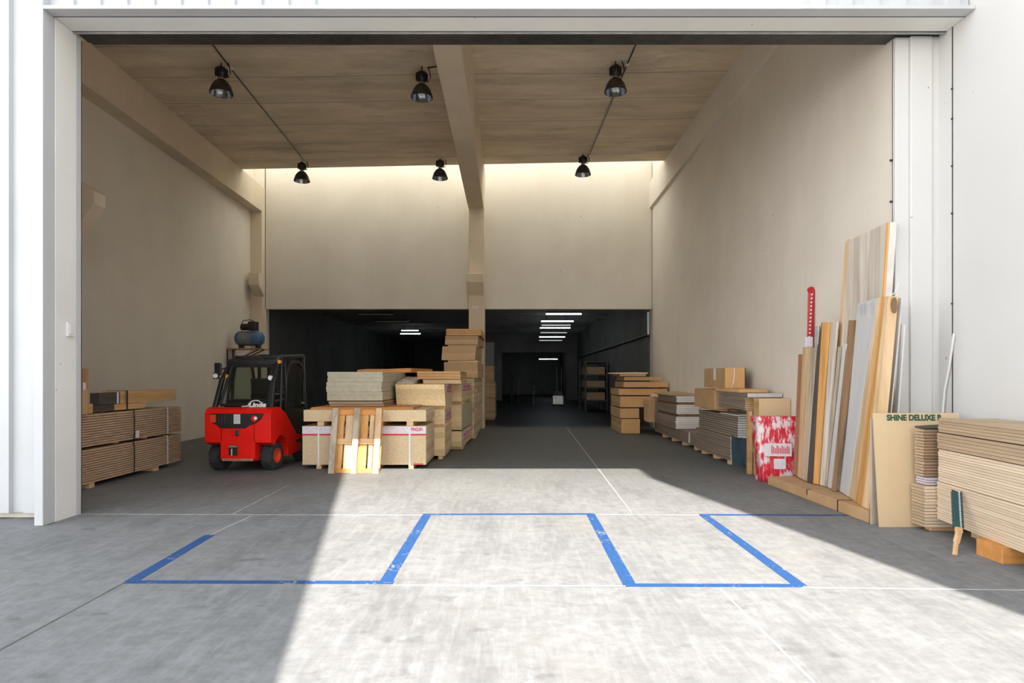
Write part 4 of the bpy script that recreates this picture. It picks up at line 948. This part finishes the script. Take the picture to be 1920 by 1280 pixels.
# R4 + R5
for i, y in enumerate((12.05, 12.9, 13.7)):
    solo('pallet_block', B().box(4.13, 4.58, y, y + 0.14, 0, 0.07), M['wood_x'], 'small block under the ribbed grey board stack, ' + ('nearest', 'middle one', 'farthest')[i], 'timber', 'blocks under the ribbed grey stack')
sheets('ribbed_board', 12, 4.12, 4.60, 11.98, 14.2, 0.072, 0.53, [M['grey_side'], M['white_edge']], 'grey edged board behind the slate blue sheets', 'board', 'boards of the lower grey stack', 0.008, 0.82)
sheets('ribbed_board', 9, 4.16, 4.60, 11.7, 14.1, 0.535, 0.93, [M['grey_side'], M['white_edge']], 'pale fronted board left of the red wrapped bundle', 'board', 'pale fronted boards left of the red bundle', 0.008, 0.80)
solo('pale_board', B().hexa([(4.10, 11.6, 0.935), (4.6, 11.65, 0.935), (4.6, 12.6, 0.935), (4.12, 12.6, 0.935), (4.10, 11.6, 0.96), (4.6, 11.65, 0.98), (4.6, 12.6, 0.96), (4.12, 12.6, 0.95)]), M['white_edge'], 'pale warped board topping the stack left of the red bundle', 'board')
for k, (x, y, a) in enumerate(((4.22, 12.95, 0.05), (4.22, 13.7, -0.1), (4.42, 12.95, 0.0))):
    o = solo('wood_offcut', B().box(x - 0.06, x + 0.06, y - 0.3, y + 0.3, 0.965, 1.0), M['wood_x'], ('orange wood offcut lying on the ribbed boards under the cartons', 'farther pale wood offcut under the stacked cartons', 'wood offcut nearest the wall on the ribbed boards')[k], 'offcut'); o.rotation_euler = (0, 0, a)
# R6 + cartons
sheets('stacked_board', 7, 4.02, 4.60, 10.95, 12.35, 1.08, 1.30, [M['grey_side'], M['cardboard']], 'brown edged board below the white sheets and cartons', 'board', 'brown edged boards below the cartons', 0.006, 0.8)
sheets('white_sheet', 3, 4.02, 4.61, 10.85, 12.3, 1.302, 1.37, [M['grey_side'], M['white_edge']], 'white edged sheet sticking out below the cartons', 'panel', 'white edged panels below the cartons', 0.006, 0.8)
solo('flat_carton', B().box(4.0, 4.5, 11.2, 12.5, 1.372, 1.43), M['cardboard_lt'], 'thin flat orange carton lying under the taped carton', 'carton', bevel=0.003)
solo('carton', B().box(4.0, 4.5, 12.55, 13.9, 1.01, 1.40), M['cardboard'], 'brown carton in the lower row behind the stacked boards', 'carton', bevel=0.004)
r = empty('open_carton', 'large brown cardboard carton with white tape and an open flap, topmost by the right wall', 'carton', (4.24, 12.6, 1.434))
link('body', B().box(-0.20, 0.17, -0.55, 0.75, 0, 0.385), M['cardboard'], r, bevel=0.004)
link('front_panel', B().box(-0.20, 0.17, -0.556, -0.55, 0, 0.385), M['cardboard_lt'], r)
link('tape', B().tube([(-0.09, -0.56, 0.0), (-0.045, -0.56, 0.1), (-0.025, -0.56, 0.25), (-0.02, -0.56, 0.38)], 0.009, 6), M['white_strap'], r)
link('side_tape', B().box(-0.206, -0.20, 0.0, 0.12, 0.15, 0.38), M['white_strap'], r)
link('flap', B().hexa([(0.172, -0.54, 0.05), (0.19, -0.54, 0.05), (0.25, 0.2, 0.05), (0.22, 0.2, 0.05), (0.172, -0.54, 0.38), (0.19, -0.54, 0.38), (0.30, 0.0, 0.28), (0.28, 0.0, 0.28)]), M['black'], r)
# upright tan panels carrying R6's front
r, w, L, h = pack('tan_panel_pack', 4.10, 4.62, 10.55, 10.80, 0.0, 1.29, [M['wood_y'], M['sheet_tan']], 'tan panel standing upright behind the red wrapped bundle', cat='panel')
solo('timber_post', B().box(4.035, 4.095, 10.82, 10.94, 0.0, 1.075), M['wood_y'], 'upright timber left of the tan panel behind the red bundle', 'timber', bevel=0.005)
# slate blue sheets
def curved_sheet(name, x0, x1, y0, zt, bow, m, label, off=0.0):
    b = B(); n = 8; vs = []
    for i in range(n + 1):
        t = i / n; yb = y0 - bow * (1 - t) ** 2
        for x in (x0, x1):
            xx = x + off * (1 - t) * (1 if x == x1 else 0)
            vs.append((xx, yb, zt * t)); vs.append((xx, yb + 0.012, zt * t))
    fs = []
    for i in range(n):
        a = i * 4; c = a + 4
        fs += [(a, a + 2, c + 2, c), (a + 1, c + 1, c + 3, a + 3), (a, c, c + 1, a + 1), (a + 2, a + 3, c + 3, c + 2)]
    fs += [(0, 1, 3, 2), (n * 4, n * 4 + 2, n * 4 + 3, n * 4 + 1)]
    b.add(vs, fs); return solo(name, b, M[m], label, 'sheet', smooth=False)
curved_sheet('slate_blue_sheet', 4.12, 4.32, 11.93, 0.56, 0.05, 'sheet_blue', 'left slate blue sheet leaning against the front of the grey board stack')
curved_sheet('slate_blue_sheet', 4.19, 4.33, 11.66, 0.52, 0.30, 'sheet_blue', 'right slate blue sheet, bent outward, leaning at the grey board stack', 0.14)
solo('white_paper', B().hexa([(4.46, 11.35, 0.05), (4.60, 11.4, 0.05), (4.60, 11.41, 0.05), (4.46, 11.36, 0.05), (4.40, 11.5, 0.42), (4.52, 11.55, 0.42), (4.52, 11.56, 0.42), (4.40, 11.51, 0.42)]), M['paper'], 'curled white paper beside the slate blue sheets', 'paper')

# red wrapped bundle: a bulged, slightly creased block
def red_bundle():
    b = B(); nx, nz = 10, 18; wx, wy, hz = 0.315, 0.15, 1.02
    def ring(t):
        pts = []; k = 36
        for i in range(k):
            a = 2 * PI * i / k; e = 0.28
            c, s = math.cos(a), math.sin(a)
            x = wx * math.copysign(abs(c) ** e, c); y = wy * math.copysign(abs(s) ** e, s)
            bul = 1 + 0.05 * math.sin(PI * t) + 0.035 * math.sin(7 * t + 3 * a) + 0.02 * math.sin(19 * t + 5 * a)
            bul *= (1.10 if t > 0.93 else 1.0)
            pts.append((x * bul * (0.93 + 0.12 * t), y * bul, hz * t + 0.012 * math.sin(4 * a) * (1 if 0 < t < 1 else 0)))
        return pts
    vs = []; 
    for j in range(nz + 1): vs += ring(j / nz)
    k = 36; fs = []
    for j in range(nz):
        fs += [(j * k + i, j * k + (i + 1) % k, (j + 1) * k + (i + 1) % k, (j + 1) * k + i) for i in range(k)]
    fs += [tuple(range(k))[::-1], tuple(range(nz * k, nz * k + k))]
    b.add(vs, fs)
    r = empty('red_wrapped_bundle', 'upright bundle in red and white printed plastic wrap beside the leaning boards', 'bundle', (4.24, 10.18, 0.0), -0.06)
    link('wrap', b, M['wrap'], r, smooth=True)
    link('white_label', B().box(-0.10, 0.08, -0.172, -0.158, 0.20, 0.36), M['paper'], r)
    link('wrap_band', B().box(-0.25, 0.17, -0.176, -0.160, 0.40, 0.60), M['paper'], r)
    st = B()
    for q in range(11): st.box(-0.14 + q * 0.026, -0.127 + q * 0.026, -0.180, -0.175, 0.44, 0.57 - 0.02 * (q % 3))
    link('band_print', st, M['red_ink'], r)
    r.rotation_euler = (-0.03, 0, -0.06)
red_bundle()
solo('wood_scrap', B().box(4.03, 4.18, 9.93, 9.99, 0, 0.05).box(4.10, 4.16, 9.87, 9.98, 0.0, 0.035), M['wood_x'], 'little wood scraps on the floor below the red bundle', 'scrap')

# long flat carton on the floor
r = empty('long_flat_carton', 'long flat brown carton on the floor under the leaning boards', 'carton', (4.28, 7.22, 0.0))
b = B(); b.hexa([(-0.245, 0, 0), (0.33, 0, 0), (0.33, 2.6, 0), (-0.33, 2.6, 0), (-0.245, 0, 0.14), (0.33, 0, 0.14), (0.33, 2.6, 0.125), (-0.33, 2.6, 0.125)])
link('body', b, M['cardboard'], r, bevel=0.006)
for y, zz in ((0.62, 0.0), (1.38, 0.06)):
    xx = -0.245 - 0.085 * y / 2.6
    link('seam', B().box(xx - 0.004, xx + 0.01, y, y + 0.02, zz, 0.143 - y * 0.006).box(xx - 0.004, xx + (0.05 if y > 1 else 0.3), y, y + 0.015, 0.137 - y * 0.006, 0.145 - y * 0.0055), M['black'], r)

# ------------------------------------------------------------------ leaning boards
BT = 0.143
def lean(name, bl, br, tl_, tr, t, m, label, cat='board', zb=BT, group=None, bevel=0.004, edge=None):
    # bl, br: (px, py) of the foot on the carton; tl, tr: (px, py, d)
    def foot(p):
        d = (H - zb) * F / (p[1] - CY); v = W(p[0], p[1], d); v.z = zb; return v
    a, b_ = foot(bl), foot(br); c, d_ = W(*tl_), W(*tr)
    for v in (a, b_, c, d_): v.x = min(v.x, XR_ - t - 0.005)
    T = Vector((t, 0, 0))
    # order: near-left, near-right(x+), far-right, far-left
    bb = B().hexa([b_, b_ + T, a + T, a, d_, d_ + T, c + T, c])
    return solo(name, bb, edge or M[m], label, cat, group, bevel)
lean('leaning_plank', (1487, 888), (1496, 893), (1497, 664, 10.0), (1504, 664, 9.8), 0.03, 'wood_red', 'reddish plank, leftmost of the boards leaning on the right wall')
lean('leaning_plank', (1495, 893), (1504, 898), (1505, 651, 9.7), (1518, 650, 9.42), 0.05, 'wood_p', 'light brown plank leaning second from the left, in front of the red tool')
lean('leaning_plank', (1505, 898.5), (1512, 902), (1519, 652, 9.40), (1530, 651, 9.15), 0.05, 'wood_g', 'greyish plank leaning just right of the light brown plank')
lean('leaning_plank', (1513, 902), (1523, 906), (1531, 660, 9.15), (1540, 604, 9.05), 0.04, 'wood_d', 'dark plank in the gap between the greyish and the orange planks')
lean('leaning_plank', (1524, 906.5), (1534, 908), (1541, 604, 9.02), (1556, 604, 8.85), 0.06, 'wood_o', 'orange brown plank with sawn top, standing above its left neighbours')
lean('leaning_plank', (1537, 909), (1545, 911), (1558, 604, 8.82), (1569, 603, 8.62), 0.03, 'veneer', 'pale greyish plank directly right of the orange brown plank')
lean('leaning_strip', (1551, 912.6), (1557, 916), (1581, 645, 8.35), (1588, 644, 8.25), 0.02, 'white_board', 'narrow white strip leaning in front of the tall veneered panel')
lean('leaning_plank', (1559, 919.5), (1566, 921), (1591, 600, 8.24), (1606, 600, 8.10), 0.03, 'wood_b', 'dark brown plank between the narrow white strip and the wide white board')
lean('leaning_plank', (1546, 911.5), (1549, 912.2), (1571, 650, 8.5), (1577, 650, 8.43), 0.02, 'wood_g', 'thin weathered plank behind the narrow white strip')
r = lean('white_laminate_board', (1566, 915), (1590, 931), (1608, 568.5, 8.08), (1644, 558.5, 7.48), 0.03, 'white_board', 'wide white board with pencil marks leaning in front of the tall panel')
mk = B()
base = W(1617, 575, 7.92)
for k, (px, a, b2) in enumerate(((1613, 572, 584), (1616, 570, 590), (1622, 569, 590), (1634, 568, 575), (1636, 568, 590))):
    dd = 8.02 - (px - 1608) * 0.0165 - 0.02
    mk.beam(W(px, a, dd) - r.location, W(px - 1.5, b2, dd) - r.location, 0.008, 0.004, (1, 0, 0))
link('pencil_marks', mk, M['grey_ink'], r)
lean('profile_board', (1591, 931), (1603, 940), (1645, 558, 7.47), (1652, 557, 7.40), 0.05, 'wood_p', 'first orange pine board right of the wide white board')
lean('profile_board', (1604, 940), (1616, 950), (1652.5, 557, 7.39), (1659, 556, 7.32), 0.07, 'wood_o', 'second orange pine board right of the wide white board')
r = lean('profile_board', (1617, 950), (1629, 955), (1659.5, 556, 7.31), (1666, 555, 7.24), 0.115, 'wood_p', 'thick pine beam with a dark knot near its top, rightmost of the leaning timbers')
p = W(1677, 572, 7.225) - r.location
kn = B().add([Vector((p.x + 0.035 * math.cos(a), p.y - 0.004, p.z + 0.09 * math.sin(a))) for a in [2 * PI * i / 18 for i in range(18)]] + [Vector((p.x + 0.035 * math.cos(a), p.y + 0.03, p.z + 0.09 * math.sin(a))) for a in [2 * PI * i / 18 for i in range(18)]],
             [tuple(range(18))] + [(i, (i + 1) % 18, 18 + (i + 1) % 18, 18 + i) for i in range(18)])
link('dark_knot', kn, M['wood_b'], r)
lean('white_strip', (1646, 948), (1653, 952), (1684, 558, 7.3), (1691, 558, 7.24), 0.014, 'white_board', 'tall white strip behind the thick knotted beam')
lean('white_strip', (1662, 944), (1669, 948), (1689, 606, 7.28), (1696, 608, 7.21), 0.02, 'white_board', 'shorter white strip at the wall, right of the tall white strip')
# tall veneered panel
r = empty('tall_panel', 'tallest leaning panel, grey veneered with an orange edge and pale end', 'panel', (4.46, 7.92, 0.0))
h3 = 3.49
def quad(a0, a1, xo, t, m, nm):
    # a = 0 at the near edge, 1 at the far edge
    yb0, yb1, yt0, yt1 = 1.08 * a0, 1.08 * a1, -0.30 + 0.98 * a0, -0.30 + 0.98 * a1
    b = B().hexa([(xo, yb0, 0.145), (xo + t, yb0, 0.145), (xo + t, yb1, 0.145), (xo, yb1, 0.145),
                  (xo + 0.04, yt0, h3), (xo + 0.04 + t, yt0, h3), (xo + 0.04 + t, yt1, h3 - 0.03 * a1), (xo + 0.04, yt1, h3 - 0.03 * a1)])
    return link(nm, b, M[m], r, bevel=0.003)
quad(0.04, 0.90, 0.0, 0.10, 'veneer', 'veneered_face'); quad(0.901, 1.0, 0.0, 0.10, 'wood_p', 'far_edge')
quad(0.0, 0.039, 0.0, 0.02, 'wood_o', 'front_edge'); quad(-0.004, 0.038, 0.021, 0.08, 'white_edge', 'pale_end')
solo('cord_end', B().tube([W(1685, 530, 7.55), W(1678, 548, 7.5), W(1668, 556, 7.45)], 0.006, 6), M['white_strap'], 'thin white cord hanging at the pale end of the tall panel', 'cord')
# red perforated tool
r = lean('red_perforated_rail', (1507, 890), (1516, 892), (1515, 543, 9.75), (1526, 543, 9.72), 0.02, 'red_tool', 'tall dark red perforated rail standing above the planks', 'rail')
hl = B()
for k in range(16):
    q = W(1522.5 - k * 0.42, 552 + k * 7.2, 9.66) - r.location; hl.cyl(q, q + Vector((0.02, 0.06, 0)), 0.012, n=8)
link('white_hole', hl, M['white_strap'], r)
c = W(1520.5, 543, 9.735) - r.location
link('rounded_tip', B().cyl(c + Vector((-0.0, -0.012, 0)), c + Vector((0.0, 0.03, 0)), 0.045, n=20), M['red_tool'], r)
q = W(1516, 641, 9.64) - r.location
link('white_tape', B().box(q.x - 0.06, q.x + 0.055, q.y - 0.02, q.y, q.z - 0.07, q.z + 0.075), M['paper'], r)
r = lean('steel_bar', (1519, 893), (1525, 894), (1528, 612, 9.6), (1535, 610, 9.55), 0.01, 'steel', 'thin steel bar with a bright tip behind the greyish plank', 'bar')
solo('leaning_plank', B().hexa([(4.03, 7.15, 0), (4.11, 7.15, 0), (4.11, 7.175, 0), (4.03, 7.175, 0), (4.05, 7.185, 1.18), (4.12, 7.185, 1.18), (4.12, 7.21, 1.18), (4.05, 7.21, 1.18)]), M['wood_g'], 'narrow weathered board standing on the floor at the left edge of the tan sheet', 'board', bevel=0.004)

# tan sheet with green stencil
r = empty('tan_mdf_sheet', 'tan sheet with green stencilled lettering along its top, standing on the floor', 'sheet', (4.00, 7.05, 0))
b = B().hexa([(0.055, -0.02, 0), (0.99, -0.02, 0), (0.99, 0.0, 0), (0.055, 0, 0), (0.04, 0.08, 1.245), (0.995, 0.08, 1.245), (0.995, 0.10, 1.245), (0.04, 0.10, 1.245)])
link('panel', b, M['sheet_tan'], r)
text('SHINE DELUXE B', 0.088, M['green_ink'], r, (0.19, 0.0715, 1.165), (PI / 2 - 0.08, 0, 0), 'stencilled_text', sx=0.92, bold=0.004)

# small stack pair S2, S1
ybearers((6.9,), 4.5, 4.8, 0, 0.05, 'wooden foot under the small plywood stack at right', 'feet under the small plywood stack', 0.10)
solo('timber_foot', B().box(4.47, 4.8, 6.85, 7.1, 0, 0.05), M['wood_x'], 'wooden foot under the small plywood stack beside the big stack', 'timber') if False else None
sheets('plywood_piece', 13, 4.40, 5.05, 6.80, 7.02, 0.052, 0.49, [M['ply_edge'], M['pale_ply']], 'plywood piece in the small low stack before the tan sheet', 'plywood', 'pieces of the small low plywood stack', 0.005, 0.86)
sheets('fluted_piece', 16, 4.43, 5.05, 6.86, 7.01, 0.58, 1.09, [M['ply_edge'], M['ply_brown']], 'brown piece in the slim upper stack before the tan sheet', 'plywood', 'pieces of the slim upper stack', 0.005, 0.8)
sheets('lilac_packet', 3, 4.44, 4.76, 6.82, 7.0, 0.495, 0.575, [M['paper_lilac'], M['paper_lilac']], 'lilac packet between the low and slim upper stacks', 'packet', 'lilac packets between the small stacks', 0.004, 0.8)
solo('dark_cover', B().hexa([(4.43, 6.86, 1.093), (5.0, 6.85, 1.093), (5.0, 7.01, 1.093), (4.43, 7.01, 1.093), (4.43, 6.87, 1.10), (5.0, 6.85, 1.115), (5.0, 7.01, 1.15), (4.43, 7.01, 1.11)]), M['dark_metal'], 'dark warped sheet on top of the slim upper stack', 'sheet')

# big stack S3
ang = math.atan2(4.52 - 4.37, 6.78 - 5.45)
def big(name, n, z0, z1, mats, label, group, xo=0.0, yo=-0.035, fill=0.88, jit=0.004):
    L, w_ = 2.5, 0.55; t = (z1 - z0) / n
    # local frame: y along the length; corner (far-left) at (4.52, 6.78)
    cx = 4.52 + xo + math.cos(-ang) * w_ / 2 - math.sin(ang) * L / 2 ; cy = 6.78 + yo - math.sin(ang) * w_ / 2 * 0 - math.cos(ang) * L / 2 - 0.0
    b = B().box(-w_ / 2, w_ / 2, -L / 2, L / 2, 0, t * fill, 0, 0)
    o = link(name, b, mats, None, (cx, cy, z0), -ang); tag(o, nth(label, 0, n), 'plywood', group)
    for k in range(1, n):
        c = o.copy(); COL.objects.link(c); c.location = (cx + random.uniform(-jit, jit), cy + random.uniform(-jit * 2, jit * 2), z0 + k * t); c['label'] = nth(label, k, n)
big('plywood_sheet', 16, 0.150, 0.545, [M['pale_ply']], 'pale sheet in the lowest part of the big right stack', 'lowest sheets of the big right stack')
big('plywood_sheet', 13, 0.550, 0.888, [M['pale_ply']], 'pale sheet in the middle part of the big right stack', 'middle sheets of the big right stack', 0.008)
big('plywood_sheet', 5, 0.896, 1.060, [M['ply_edge']], 'brown sheet in the upper part of the big right stack', 'upper sheets of the big right stack', 0.0, fill=0.9)
big('plywood_sheet', 5, 1.068, 1.215, [M['ply_edge']], 'brown sheet in the very top part of the big right stack', 'top sheets of the big right stack', 0.012, fill=0.9)
plank('timber_block', 4.33, 4.95, 5.63, 5.95, 0, 0.148, 'wood_ox', 'orange brown timber block propping up the big stack at the right edge', 'timber')
plank('timber_block', 4.62, 5.05, 4.7, 5.0, 0, 0.148, 'wood_ox', 'timber block under the near end of the big right stack', 'timber')
plank('timber_block', 4.75, 5.1, 6.35, 6.6, 0, 0.148, 'wood_x', 'timber block under the far end of the big right stack', 'timber')
# saw
r = empty('hand_saw', 'dark teal toothed saw blade with a tan handle end, leaning against the big stack', 'saw', (4.09, 5.86, 0))
pm = W(1797, 990, 6.05) - r.location; pt = W(1799, 921, 6.30) - r.location; pt.x -= 0.03; pm.x -= 0.0
b = B(); b.beam(pm, pt, 0.09, 0.014, (0, -1, 0.2))
ax = (pt - pm)
bl_ = link('blade', b, M['teal_wrap'], r, bevel=0.003)
th_ = B()
for k in range(20):
    c = pm + ax * (k + 0.5) / 20 + Vector((0.018, -0.012, 0)); th_.box(c.x - 0.006, c.x + 0.006, c.y - 0.004, c.y + 0.004, c.z - 0.006, c.z + 0.005)
    for sx in (-1, 1):
        c2 = pm + ax * (k + 0.5) / 20 + Vector((0.045 * sx, 0, 0)); 
link('white_teeth', th_, M['white_strap'], bl_)
ed = B()
for k in range(22):
    for sx in (-1, 1):
        c2 = pm + ax * (k + 0.5) / 22 + Vector((0.047 * sx, 0, 0)); ed.box(c2.x - 0.007, c2.x + 0.007, c2.y - 0.006, c2.y + 0.006, c2.z - 0.007, c2.z + 0.004)
for v in ed.v: v.x += 0
ed.beam(pm + Vector((0, 0.006, 0)), pt + Vector((0, 0.006, 0)), 0.088, 0.004, (0, -1, 0.2)); link('serration', ed, M['teal_wrap'], bl_)
hd = B()
p0 = W(1790, 1041, 5.90) - r.location; p1 = W(1793, 1015, 5.97) - r.location; p2 = W(1798, 997, 6.03) - r.location
p0.z = max(p0.z, 0.004)
hd.beam(p0, p1, 0.035, 0.03, (0, -1, 0)); hd.beam(p1 - Vector((0.0, 0, 0.01)), p2, 0.05, 0.034, (0, -1, 0)); hd.beam(p2 - Vector((0, 0, 0.01)), pm + Vector((0, 0, 0.01)), 0.066, 0.03, (0, -1, 0))
link('handle', hd, M['wood_x'], r, bevel=0.006)

# ------------------------------------------------------------------ dim things in the rear hall
r = empty('stacker_truck', 'small white stacker truck deep in the dark rear hall', 'truck', (XR(1046.5, 36), 36, 0))
wm = M['white_plastic']
link('body', B().box(-0.31, 0.31, 0, 0.5, 0.08, 0.60), M['steel'], r, bevel=0.03)
link('hood', B().prism([(0.0, 0.60), (0.04, 0.78), (0.30, 0.84), (0.5, 0.62)], 'x', -0.24, 0.26), M['dark_metal'], r, bevel=0.03)
link('head_light', B().box(-0.2, -0.08, -0.01, 0.01, 0.42, 0.50).box(0.2, 0.27, -0.01, 0.01, 0.40, 0.52), M['white_lens'], r)
link('mast', B().box(-0.06, -0.02, 0.5, 0.56, 0.1, 2.2).box(0.2, 0.24, 0.5, 0.56, 0.1, 2.2), M['dark_metal'], r)
link('tiller', B().tube([(-0.2, 0.1, 0.6), (-0.28, 0.0, 1.1), (-0.25, -0.02, 1.3)], 0.02), M['dark_metal'], r)
for x in (-0.22, 0.22): link('wheel', B().cyl((x - 0.04, 0.2, 0.08), (x + 0.04, 0.2, 0.08), 0.08, n=14), M['rubber'], r)
def rod(px, y0, y1, d, m, lab, rr=0.03):
    x = XR(px, d); solo('leaning_rod', B().cyl((x, d, 0.0), (x + 0.05, d + 0.2, ZR(y0, d)), rr, n=8), M[m], lab, 'rod')
rod(958, 697, 760, 37, 'dark_metal', 'thick dim post standing left in the dark rear hall', 0.09)
rod(1000, 722, 757, 37, 'steel', 'thin pale rod leaning in the middle of the dark rear hall')
rod(971, 715, 757, 37, 'steel', 'thin pale rod leaning right of the dim post in the rear hall', 0.015)
rod(1085, 728, 757, 37, 'dark_metal', 'dim rod right of the stacker truck', 0.04)
r = empty('storage_rack', 'dark storage rack filled with boards at the right side of the rear hall', 'rack', (4.02, 30, 0))
for x in (-0.5, 0.5):
    for y in (0, 2.5): link('post', B().box(x - 0.03, x + 0.03, y - 0.03, y + 0.03, 0, 2.4), M['dark_metal'], r)
for z in (0.5, 1.1, 1.7, 2.3):
    link('shelf_board', B().box(-0.52, 0.52, -0.02, 2.52, z, z + 0.05), M['wood_d'], r)
for z, hh in ((0.56, 0.35), (1.16, 0.3), (1.76, 0.35)):
    solo('stored_board_pile', B().box(4.02 - 0.42, 4.02 + 0.42, 30.1, 32.3, z, z + hh), M['ribbed'], {0.56: 'dim board pile on the lowest shelf of the hall rack', 1.16: 'dim board pile on the middle shelf of the hall rack', 1.76: 'dim board pile on the upper shelf of the hall rack'}[z], 'board pile')
